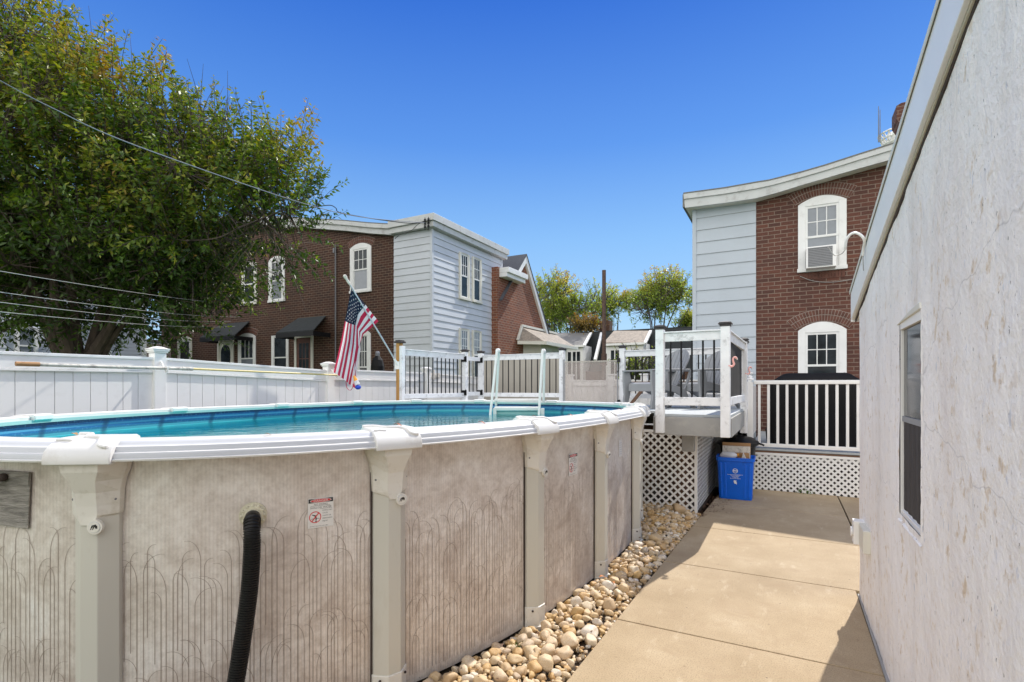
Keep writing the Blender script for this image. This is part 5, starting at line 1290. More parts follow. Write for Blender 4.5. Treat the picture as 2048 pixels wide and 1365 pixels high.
# ================================================================ CHAIRS
def chair(loc, rz, label):
    c = empty('adirondack_chair', loc, label, 'chair', 'grey plastic chairs on the raised deck', rz)
    # local: sits facing +Y, x is left-right
    for k in range(7):                                    # fan back of seven slats
        x0, x1 = -.19+.38*k/7, -.19+.38*(k+1)/7; X0, X1 = x0*1.55, x1*1.55
        def topz(x): return .72-(.315-math.sqrt(max(0, .315**2-x*x)))*.85
        mb = MB(); g_ = .004
        prof = [(x0+g_, 0), (x1-g_, 0), (x1*1.3-g_, .3), (X1-g_, .5)]+[(X1-g_+(X0-X1+2*g_)*q/5, topz(X1-g_+(X0-X1+2*g_)*q/5)) for q in range(6)]+[(X0+g_, .5), (x0*1.3+g_, .3)]
        tilt = R(24); vs = []
        for a_, h_ in prof:
            bow = -.06*(a_/.3)**2+.05*(h_/.7)**2*0
            vs.append(V((a_, -.20-h_*math.sin(tilt)-bow, .24+h_*math.cos(tilt))))
        mb.prism(vs, V((0, -.018, -.008))); mb.build('back_slat', 'grey_plastic', c, local=True)
    mb = MB(); n = 8                                       # dished seat
    P = [(.30, .36), (.24, .385), (.12, .375), (0, .335), (-.12, .285), (-.24, .245)]
    for (y0, z0), (y1, z1) in zip(P, P[1:]): mb.prism([(-.27, y0, z0), (.27, y0, z0), (.27, y1, z1), (-.27, y1, z1)], (0, 0, -.022))
    mb.prism([(-.27, .30, .36), (.27, .30, .36), (.27, .305, .25), (-.27, .305, .25)], (0, -.02, 0))
    mb.build('seat', 'grey_plastic', c, local=True, bevel=.004)
    for s_ in (-1, 1):
        X = s_*.31
        mb = MB(); mb.prism([(X-.055, .36, .545), (X+.055, .36, .545), (X+.05, .0, .555), (X+.03, -.36, .56), (X-.03, -.36, .56), (X-.05, .0, .555)], (0, 0, .024)); mb.build('arm', 'grey_plastic', c, local=True, bevel=.006)
        mb = MB(); mb.prism([(X, .36, .545), (X, .25, .545), (X, .22, .40), (X, .24, .20), (X, .29, 0), (X, .37, 0), (X, .34, .2), (X, .36, .4)], (s_*.045, 0, 0)); mb.build('leg', 'grey_plastic', c, local=True, bevel=.006)
        mb = MB(); mb.prism([(X, .25, .40), (X, .0, .355), (X, -.25, .29), (X, -.42, .56), (X, -.36, .56), (X, -.26, .28), (X, -.34, .14), (X, -.48, 0), (X, -.40, 0), (X, -.24, .16), (X, -.05, .245), (X, .15, .27), (X, .24, .24)], (s_*.035, 0, 0)); mb.build('leg', 'grey_plastic', c, local=True, bevel=.004)
    return c
def ang(dx, dy): return math.atan2(dy, dx)-math.pi/2
c1p = atD(1312, 800, 7.8); c2p = atD(1402, 800, 7.75)
chair((c1p.x, c1p.y, DZ), ang(-.62, -.78), 'left grey plastic fan-back chair on the raised deck beside the mesh fence')
chair((c2p.x, c2p.y, DZ), ang(-.62, -.78), 'right grey plastic fan-back chair, partly hidden behind the tall corner post')

# ================================================================ BINS
tc_ = empty('trash_can', (-.66, 8.57, 0), 'black plastic trash can with domed lid behind the blue recycling bin', 'trash can')
mb = MB(); n = 28
def rrect(cx, cy, hx, hy, z, e=.35, n=28): return [V((cx+math.copysign(abs(math.cos(2*math.pi*k/n))**e, math.cos(2*math.pi*k/n))*hx, cy+math.copysign(abs(math.sin(2*math.pi*k/n))**e, math.sin(2*math.pi*k/n))*hy, z)) for k in range(n)]
def loft(mb, rings, m=0, closed=True):
    n = len(rings[0]); b = len(mb.v)
    for r_ in rings: mb.v += r_
    for i in range(len(rings)-1):
        for k in range(n): mb.f.append([b+i*n+k, b+i*n+(k+1) % n, b+(i+1)*n+(k+1) % n, b+(i+1)*n+k]); mb.m.append(m); mb.uv.append(None)
    if closed:
        mb.f.append([b+k for k in reversed(range(n))]); mb.f.append([b+(len(rings)-1)*n+k for k in range(n)]); mb.m += [m, m]; mb.uv += [None, None]
tx, ty = -.66, 8.57
loft(mb, [rrect(tx, ty, .20, .22, .0, .6), rrect(tx, ty, .245, .26, .70, .6), rrect(tx, ty, .265, .28, .705, .6), rrect(tx, ty, .265, .28, .735, .6)]); mb.build('body', 'bin_black', tc_, smooth=True)
mb = MB(); loft(mb, [rrect(tx, ty, .29, .295, .725, .6), rrect(tx, ty, .29, .295, .755, .6), rrect(tx, ty, .265, .27, .77, .7), rrect(tx, ty, .2, .21, .82, .8), rrect(tx, ty, .10, .10, .845, .9)]); mb.build('lid', 'bin_black', tc_, smooth=True)
mb = MB(); mb.beam((tx-.03, ty-.2, .825), (tx+.03, ty+.1, .85), .05, .02); mb.tube([(tx+.27, ty-.05, .75), (tx+.33, ty-.06, .735), (tx+.36, ty-.05, .72)], .014, 8); mb.build('lid_handle', 'bin_black', tc_)
rb = empty('recycling_bin', (-.66, 7.72, 0), 'bright blue recycling bin with white print, filled with cartons, on the concrete path', 'recycling bin', rz=0)
A_, B_ = onZ(1437, 997), onZ(1505, 1003); ex = (B_-A_).normalized(); 
M0 = (A_+B_)/2; wB = (B_-A_).length; ey = V((-ex.y, ex.x, 0)); cB = M0+ey*.17
def rr2(hx, hy, z, e=.22, n=40):
    o = []
    for k in range(n):
        a_ = 2*math.pi*(k+.5)/n; c_, s_ = math.cos(a_), math.sin(a_); o.append(cB+ex*math.copysign(abs(c_)**e, c_)*hx+ey*math.copysign(abs(s_)**e, s_)*hy+V((0, 0, z)))
    return o
hb = wB/2; HT = .595
mb = MB(); loft(mb, [rr2(hb*.96, .155, .0), rr2(hb*.99, .165, .02), rr2(hb*1.08, .195, HT-.06), rr2(hb*1.085, .196, HT-.055), rr2(hb*1.15, .21, HT-.05), rr2(hb*1.17, .215, HT), rr2(hb*1.12, .20, HT), rr2(hb*1.06, .185, HT-.05), rr2(hb*1.0, .165, .20)])
rbo = mb.build('body', 'bin_blue', rb, smooth=True)
mb = MB()
for s_ in (-1, 1):
    for dx in (.55, .80): mb.beam(cB+ex*s_*hb*dx-ey*.163+V((0, 0, .03)), cB+ex*s_*hb*dx*1.08-ey*.192+V((0, 0, HT-.08)), .022, .012, up=ey)
mb.build('rib', 'bin_blue', rb, bevel=.004)
mb = MB(); fr0 = lambda a, z: cB+ex*a-ey*(.163+.030*z/(HT-.06)+.006)+V((0, 0, z))
def ring2(c0, c1, r0, r1, n=24, a_s=0, a_e=2*math.pi, gap=None):
    vs = []
    for k in range(n+1): a_ = a_s+(a_e-a_s)*k/n; vs += [fr0(c0+r0*math.cos(a_), c1+r0*math.sin(a_)), fr0(c0+r1*math.cos(a_), c1+r1*math.sin(a_))]
    mb.add(vs, [(2*k, 2*k+2, 2*k+3, 2*k+1) for k in range(n)])
ring2(-.0, .41, .034, .026)
mb.add([fr0(-.03, .403), fr0(.03, .403), fr0(.03, .417), fr0(-.03, .417)], [(0, 1, 2, 3)])
for z_, w_ in ((.352, .10), (.338, .06), (.325, .045), (.312, .035), (.298, .065)):
    a_ = -w_
    while a_ < w_: mb.add([fr0(a_, z_), fr0(a_+.006, z_), fr0(a_+.006, z_+.007), fr0(a_, z_+.007)], [(0, 1, 2, 3)]); a_ += random.choice((.009, .010, .014))
mb.add([fr0(-.02, .25), fr0(-.005, .225), fr0(.006, .23), fr0(.02, .215), fr0(.022, .24), fr0(.012, .262), fr0(.018, .275), fr0(-.002, .272), fr0(-.018, .278)], [tuple(range(9))])
mb.build('print', 'white_print', rb, recalc=False)
def slabbox(c, ex_, w_, h_, t_, tilt, mat, name, label, cat, parent=None):
    mb = MB(); up = V((0, 0, 1))*math.cos(tilt)+ey*math.sin(tilt); n_ = ex_.cross(up)
    a_ = c-ex_*w_/2; mb.prism([a_, a_+ex_*w_, a_+ex_*w_+up*h_, a_+up*h_], n_*-t_)
    return tag(mb.build(name, mat, bevel=.003), label, cat)
slabbox(cB+ey*.10+V((0, 0, .25)), ex, .37, .475, .05, .02, 'carton', 'flat_carton', 'white printed carton standing upright at the back of the blue bin', 'carton')
slabbox(cB+ey*.165+V((0, 0, .25)), ex, .38, .52, .02, .03, 'cardboard', 'cardboard_sheet', 'brown cardboard sheet with white scraps at the very back of the blue bin', 'cardboard')
slabbox(cB+ex*.09+ey*.02+V((0, 0, .2)), (ex*.9+ey*.3).normalized(), .18, .44, .06, -.05, 'cardboard', 'brown_carton', 'brown box sticking out of the right half of the blue bin', 'box')
mb = MB(); q_ = cB+ex*.05-ey*.07; mb.prism([q_+V((0, 0, .5)), q_+ex*.12+V((0, 0, .5)), q_+ex*.05+V((0, 0, .66))], ey*.05); tag(mb.build('milk_carton', 'carton', bevel=.003), 'pointed white carton top at the front right of the blue bin', 'carton')
mb = MB(); q_ = cB-ex*.08-ey*.05+V((0, 0, .60)); mb.tube([q_-ex*.12+V((0, 0, -.02)), q_-ex*.09, q_+ex*.03, q_+ex*.07+V((0, 0, .01)), q_+ex*.10+V((0, 0, .015))], [.03, .055, .058, .04, .018], 14)
jg = tag(mb.build('plastic_jug', 'jug', smooth=True), 'milky plastic jug with orange cap lying on top of the blue bin', 'jug')
mb = MB(); mb.tube([q_+ex*.10+V((0, 0, .015)), q_+ex*.125+V((0, 0, .02))], .021, 12); mb.build('cap', 'orange', jg)

# flamingo ornaments
def flamingo(P0, s, label, fl=1):
    P0 = V(P0); rgt = V((_c, _s, 0)); e = lambda a, z, o=0: P0+rgt*a*s+V((0, 0, z*s))+V((0, -1, 0))*o*s
    f_ = empty('flamingo_ornament', tuple(P0), label, 'ornament', 'pink flamingo ornaments on the deck posts')
    mb = MB(); path = [e(-.055, -.035), e(-.03, -.05), (e(.0, -.045)), e(.018, -.02), e(.008, .01), e(.003, .04), e(.015, .065), e(.035, .07), e(.052, .055)]
    mb.tube(catmull(path, 5), [.015*s*(1-.35*k/40) for k in range(41)], 10); mb.ball(e(.045, .06), .015*s, 0, 10); mb.build('neck', 'pink', f_, smooth=True)
    mb = MB(); mb.tube([e(.052, .055), e(.060, .042), e(.056, .03)], [.011*s, .007*s, .002*s], 8); mb.build('beak', 'paper', f_)
    mb = MB(); mb.tube([e(.056, .034), e(.054, .027)], [.005*s, .001*s], 6); mb.build('beak_tip', 'ink', f_)
flamingo((PB[0]+.075, PB[1]-.02, 1.86), .85, 'pink flamingo neck ornament on the tall front corner post')
flamingo((PC_[0]+.065, PC_[1]-.02, 1.82), .85, 'paler pink flamingo neck ornament on the rear post beside the brick house')

# ================================================================ WHITE VINYL FENCE
XF = -6.35
fence = empty('vinyl_fence', (XF, 3.3, 0), 'long white vinyl privacy fence with capped posts running behind the pool', 'fence')
py1, py2 = 3.30, 5.80; postys = [.80, py1, py2, 8.3, 10.8]
ztops = {0: (1.90, 1.93), 1: (1.93, 1.855), 2: (1.875, 1.87), 3: (1.87, 1.80)}
for k, (ya, yb) in enumerate(zip(postys, postys[1:])):
    za, zb_ = ztops[k]
    if k == 0: ya = -1.7
    mb = MB(); mb.prism([(XF, ya+.06, za-.155), (XF, yb-.06, zb_-.155), (XF, yb-.06, zb_-.02), (XF, ya+.06, za-.02)], (-.045, 0, 0))
    mb.prism([(XF+.012, ya+.06, za-.03), (XF+.012, yb-.06, zb_-.03), (XF+.012, yb-.06, zb_), (XF+.012, ya+.06, za)], (-.06, 0, 0))
    mb.prism([(XF+.010, ya+.06, za-.178), (XF+.010, yb-.06, zb_-.178), (XF+.010, yb-.06, zb_-.158), (XF+.010, ya+.06, za-.158)], (-.055, 0, 0)); mb.build('fence_rail', 'vinyl', fence, bevel=.003)
    mb = MB(); nb = max(4, round((yb-ya)/.152)); 
    for j in range(nb):
        y0 = ya+.06+(yb-ya-.12)*j/nb; y1 = ya+.06+(yb-ya-.12)*(j+1)/nb; f0, f1 = (y0-ya)/(yb-ya), (y1-ya)/(yb-ya)
        mb.prism([(XF-.012, y0+.003, .05), (XF-.012, y1-.003, .05), (XF-.012, y1-.003, za+(zb_-za)*f1-.178), (XF-.012, y0+.003, za+(zb_-za)*f0-.178)], (-.018, 0, 0), 0)
    mb.prism([(XF-.019, ya+.06, .05), (XF-.019, yb-.06, .05), (XF-.019, yb-.06, zb_-.17), (XF-.019, ya+.06, za-.17)], (-.004, 0, 0), 1)
    mb.build('fence_panel', ['vinyl', 'groove'], fence)
for y_ in postys:
    zt = 1.93 if y_ < 4 else 1.86
    if y_ < 1: zt = 1.92
    mb = MB(); mb.box(XF-.09, XF+.037, y_-.0635, y_+.0635, -.05, zt+.05); po = mb.build('fence_post', 'vinyl', fence, bevel=.006)
    mb = MB()
    for z0_, z1_, e in ((zt+.051, zt+.068, .012), (zt+.069, zt+.09, .022), (zt+.091, zt+.10, .028)): mb.box(XF-.09-e, XF+.037+e, y_-.0635-e, y_+.0635+e, z0_, z1_)
    e = .018; c_ = XF-.0265; mb.add([(XF-.09-e, y_-.0635-e, zt+.101), (XF+.037+e, y_-.0635-e, zt+.101), (XF+.037+e, y_+.0635+e, zt+.101), (XF-.09-e, y_+.0635+e, zt+.101), (c_-.03, y_-.03, zt+.125), (c_+.03, y_-.03, zt+.125), (c_+.03, y_+.03, zt+.125), (c_-.03, y_+.03, zt+.125)], [(0, 1, 5, 4), (1, 2, 6, 5), (2, 3, 7, 6), (3, 0, 4, 7), (4, 5, 6, 7)])
    mb.build('post_cap', 'vinyl', po, bevel=.003)
# skimmer pole on hooks
XPk = XF+.15
sa, sm, sb_ = onX(34, 728, XPk), onX(380, 738, XPk), onX(705, 752, XPk)
sk = empty('skimmer_pole', tuple(sm), 'long telescopic pool pole, weathered white then yellow, hung along the white fence', 'pool pole')
mb = MB(); mb.tube([sa, sa.lerp(sm, .5)+V((0, 0, -.004)), sm], .0175, 10); mb.build('outer_tube', 'pole_white', sk, smooth=True)
mb = MB(); mb.tube([sm, sb_], .0125, 10); mb.build('inner_tube', 'rail_yellow', sk, smooth=True)
d_ = (sm-sa).normalized(); mb = MB(); mb.tube([sm-d_*.09, sm+d_*.03], .022, 12); mb.build('collar', 'pole_white', sk, smooth=True)
mb = MB(); mb.tube([sa-d_*.01, sa+d_*.16], .021, 12); mb.build('grip', 'cardboard', sk, smooth=True)
for y_, z_ in ((py1, onX(325, 735, XF+.05).z), (py2, onX(655, 746, XF+.05).z)):
    zp = sa.z+(sb_.z-sa.z)*(y_-sa.y)/(sb_.y-sa.y)
    mb = MB(); mb.tube(catmull([V((XF+.038, y_, zp+.09)), V((XF+.07, y_, zp+.06)), V((XPk-.01, y_, zp-.026)), V((XPk+.02, y_, zp-.022)), V((XPk+.035, y_, zp+.025))], 4), .009, 8)
    tag(mb.build('pole_hook', 'vinyl', smooth=True), 'white hook on the nearer fence post carrying the pool pole' if y_ == py1 else 'white hook on the fence post beside the flag carrying the pool pole', 'hook')

# rear fences seen through the deck railing
rf = empty('tan_fence', (-4.6, 10.3, 0), 'tan vinyl fence seen through the black balusters behind the pool ladder', 'fence')
a_, b_ = onY(966, 718, 10.4), onY(1122, 718, 10.4)
mb = MB(); n = 10
for k in range(n): x0, x1 = a_.x+(b_.x-a_.x)*k/n, a_.x+(b_.x-a_.x)*(k+1)/n; mb.box(x0+.002, x1-.002, 10.4, 10.42, .05, a_.z)
mb.box(a_.x, b_.x, 10.405, 10.41, .05, a_.z-.01, 1); mb.build('panel', ['vinyl_tan', 'old_board'], rf)
mb = MB(); mb.box(a_.x-.03, b_.x+.03, 10.38, 10.44, a_.z+.001, a_.z+.05); mb.build('top_cap', 'vinyl_tan', rf)
r2 = empty('white_rear_fence', (-2.2, 10.6, 0), 'white vinyl fence behind the raised deck, seen between and under the grey chairs', 'fence')
a_, b_ = onY(1140, 756, 10.7), onY(1496, 756, 10.7); zt2 = 1.73
for x_ in (a_.x, a_.x+.95, -2.6, -1.3, b_.x):
    mb = MB(); mb.box(x_-.065, x_+.065, 10.62, 10.75, -.05, zt2+.10); mb.box(x_-.09, x_+.09, 10.60, 10.77, zt2+.101, zt2+.13); mb.build('fence_post', 'vinyl', r2, bevel=.005)
mb = MB(); n = 26
for k in range(n): x0, x1 = a_.x+(b_.x-a_.x)*k/n, a_.x+(b_.x-a_.x)*(k+1)/n; mb.box(x0+.003, x1-.003, 10.69, 10.71, .05, zt2-.12)
mb.box(a_.x, b_.x, 10.70, 10.704, .05, zt2-.13, 1); mb.build('panel', ['vinyl', 'groove'], r2)
mb = MB(); mb.box(a_.x+.07, b_.x-.07, 10.665, 10.73, zt2-.12, zt2-.02); mb.box(a_.x+.07, b_.x-.07, 10.655, 10.74, zt2-.019, zt2); mb.build('fence_rail', 'vinyl', r2)
# dark closed umbrella and plaque
uq = onX(755, 742, -6.9); ub2 = empty('closed_umbrella', (uq.x, uq.y, 0), 'top of a black closed patio umbrella peeking over the fence beside the brick house', 'umbrella')
zt3 = onX(755, 708, -6.9).z
mb = MB(); mb.lathe((uq.x, uq.y, 0), [(.03, .9), (.16, 1.2), (.15, 1.5), (.13, zt3-.24), (.10, zt3-.12), (.05, zt3-.05), (.03, zt3-.03)], 9); mb.build('canopy', 'cover', ub2)
mb = MB(); mb.tube([(uq.x, uq.y, 0), (uq.x, uq.y, 1.0)], .02, 8); mb.lathe((uq.x, uq.y, zt3-.04), [(.04, 0), (.045, .05), (.03, .09)], 10); mb.build('pole', 'steel', ub2)
pq_ = onX(866, 752, XF-.0); zc4 = pq_.z; mb = MB(); y_ = pq_.y
mb.box(XF+.002, XF+.018, y_-.22, y_+.22, zc4-.055, zc4+.055); mb.box(XF+.002, XF+.022, y_-.03, y_+.03, zc4-.09, zc4+.12); mb.box(XF+.019, XF+.026, y_-.18, y_-.06, zc4-.03, zc4+.03); mb.box(XF+.019, XF+.026, y_+.06, y_+.18, zc4-.03, zc4+.03)
tag(mb.build('wooden_plaque', 'carton', bevel=.004), 'small pale carved plaque on the white fence behind the left deck balusters', 'plaque')

# ================================================================ FLAG
fl_ = empty('flag', (PW[0]-.06, PW[1]-.02, 2.05), 'american flag hanging from a slanted white pole on the brown wooden post', 'flag')
FD = -_s*PW[0]+_c*PW[1]-.05
def fdep(u): return FD-.0062*(795-u)
tip, bas = atD(691, 555, fdep(691)), atD(794, 727, fdep(794))
mb = MB(); mb.tube([bas, bas.lerp(tip, .42)], .0135, 10); mb.tube([bas.lerp(tip, .42), tip], .0115, 10); mb.build('pole', 'silver', fl_, smooth=True)
dp = (tip-bas).normalized()
mb = MB(); mb.tube([tip-dp*.14, tip-dp*.12, tip-dp*.07, tip-dp*.03, tip+dp*.0, tip+dp*.03, tip+dp*.045], [.012, .018, .022, .018, .028, .026, .008], 12); mb.build('finial', 'carton', fl_, smooth=True)
mb = MB(); mb.tube([bas-dp*.03, bas+dp*.09], .021, 10); mb.box(PW[0]-.062, PW[0]-.046, PW[1]-.06, PW[1]-.0, bas.z-.09, bas.z+.03); mb.box(PW[0]-.05, PW[0]+.03, PW[1]-.062, PW[1]-.051, bas.z-.10, bas.z+.03); mb.build('bracket', 'vinyl', fl_)
GT = [[(703, 574), (717, 593), (731, 610), (744, 627), (757, 643)], [(697, 606), (707, 619), (716, 629), (733, 643), (744, 655)], [(690, 641), (699, 646), (711, 650), (718, 663), (727, 669)],
      [(683, 678), (695, 684), (708, 690), (721, 700), (716, 697)], [(675, 713), (688, 721), (702, 731), (714, 741), (704, 733)], [(667, 745), (681, 754), (696, 766), (710, 777), (697, 768)]]
SV = [0, .27, 7/13, .77, 1]
def interp(vals, xs_, x):
    for k in range(len(xs_)-1):
        if x <= xs_[k+1]+1e-9: f = (x-xs_[k])/(xs_[k+1]-xs_[k]); f = f*f*(3-2*f)*.35+f*.65; return vals[k]*(1-f)+vals[k+1]*f
    return vals[-1]
def fpt(s_, t_, off=0):
    cols_ = []
    for row in GT: cols_.append((interp([q[0] for q in row], SV, s_), interp([q[1] for q in row], SV, s_)))
    T_ = [0, .2, .4, .6, .8, 1]; u_ = interp([q[0] for q in cols_], T_, t_); v_ = interp([q[1] for q in cols_], T_, t_)
    fold = .10*min(1, t_*2.2)*(math.sin(s_*2*math.pi*1.55+.6+t_*1.2)*.8+.35*math.sin(s_*13+t_*4)) + .02*math.sin(t_*9)*s_
    return atD(u_, v_, fdep(u_)+fold*.7+off+.35*max(0, s_-.74)*min(1, t_*1.5))
NS, NTt = 39, 44; mb = MB(); grid_ = [[fpt(i/NS, j/NTt) for j in range(NTt+1)] for i in range(NS+1)]
for i in range(NS):
    for j in range(NTt):
        st = i//3; m_ = 2 if (i/NS < 7/13-.001 and j/NTt < .40) else (0 if st % 2 == 0 else 1)
        b = len(mb.v)
        mb.add([grid_[i][j], grid_[i+1][j], grid_[i+1][j+1], grid_[i][j+1]], [(0, 1, 2, 3)], m_)
co = mb.build('cloth', ['flag_red', 'flag_white', 'flag_blue'], fl_, recalc=False)
bm = bmesh.new(); bm.from_mesh(co.data); bmesh.ops.remove_doubles(bm, verts=bm.verts, dist=1e-5); bm.to_mesh(co.data); bm.free(); co.data.polygons.foreach_set('use_smooth', [True]*len(co.data.polygons))
st_ = MB()
for r_ in range(9):
    for k in range(6 if r_ % 2 == 0 else 5):
        sc = (r_+1)/10*7/13; tc2 = ((2*k+1 if r_ % 2 == 0 else 2*k+2)/12)*.40
        for side in (-.006, .006):
            vs = []
            for q in range(10):
                rr_ = .021 if q % 2 == 0 else .0085; a_ = math.pi*q/5+.3
                vs.append(fpt(max(0, min(.538, sc+rr_*math.cos(a_)*1.05)), max(0, min(.4, tc2+rr_*math.sin(a_)*.62)), side))
            st_.add(vs+[fpt(sc, tc2, side)], [(q, (q+1) % 10, 10) for q in range(10)])
st_.build('stars', 'flag_white', co, recalc=False)
# ribbon and tassel hanging at the end of the pole
mb = MB(); rb_ = catmull([atD(692, 752, 8.05), atD(692, 765, 8.05), atD(694, 776, 8.05), atD(700, 781, 8.04), atD(705, 776, 8.03), atD(706, 768, 8.03)], 6)
for p, q in zip(rb_, rb_[1:]): mb.beam(p, q, .004, .022, up=V((-_s, _c, 0)))
mb.build('ribbon', 'flag_red', fl_)
t0, t1, t2, t3 = atD(708, 752, 8.0), atD(712, 762, 8.0), atD(715, 770, 8.0), atD(716, 775, 8.0)
tsl = empty('pole_brush', tuple(t1), 'small orange, white and blue fluffy ball head hanging just right of the flag hem', 'brush head')
mb = MB(); mb.tube([t0, t1], [.014, .032], 10); mb.build('orange_band', 'orange', tsl); mb = MB(); mb.tube([t1, t2], [.033, .042], 12); mb.build('white_band', 'flag_white', tsl); mb = MB(); mb.ball(t3, .048, 0, 12, (1, 1, .75)); mb.build('blue_tip', 'blue_yarn', tsl, smooth=True)

# ================================================================ OVERHEAD LINES
def cable(name, P, sag, r, mat, label, cat='cable', n=24):
    mb = MB(); a, b = V(P[0]), V(P[1]); mb.tube([a.lerp(b, k/n)+V((0, 0, -sag*4*(k/n)*(1-k/n))) for k in range(n+1)], r, 6); return tag(mb.build(name, mat, smooth=True), label, cat)
mb = MB(); mb.tube(catmull([atD(-70, 121, 3.0), atD(100, 214, 3.4), atD(311, 306, 4.3), atD(620, 411, 7.6), atD(740, 437, 10.2), atD(850, 446, 14.3)], 10), [.0024+.006*k/50 for k in range(51)], 6)
tag(mb.build('overhead_cable', 'wire', smooth=True), 'thick grey overhead cable crossing the tree down to the white roof corner', 'cable')
mb = MB(); mb.tube(catmull([atD(632, 414, 12.4), atD(660, 411, 12.6), atD(672, 417, 12.7), atD(676, 424, 12.8), atD(700, 430, 13), atD(760, 440, 13.6), atD(820, 447, 14.2), atD(848, 444, 14.4)], 6), .011, 6)
tag(mb.build('loose_cable', 'wire_dark', smooth=True), 'slack dark cable looping beside the overhead line near the roof corner', 'cable')
mb = MB(); mb.tube(catmull([atD(850, 441, 14.3), atD(835, 450, 14.4), atD(822, 462, 14.5), atD(800, 470, 14.7), atD(790, 478, 14.9)], 5), .010, 6)
tag(mb.build('drip_loop', 'wire_dark', smooth=True), 'short dark cable running from the insulators down to the brick wall', 'cable')
for (u0, v0, u1, v1, sg, lab) in ((-40, 536, 490, 609, .05, 'uppermost of the four thin pale lines in front of the dark tree'), (-40, 579, 480, 634, .06, 'second from the top of the four thin pale lines before the tree'), (-40, 600, 462, 643, .06, 'third from the top of the four thin pale lines before the tree'), (-40, 620, 470, 653, .06, 'lowest of the four thin pale lines in front of the dark tree')):
    cable('thin_line', (atD(u0, v0, 3.6), atD(u1, v1, 13.0)), sg, .0024, 'wire_white', lab)

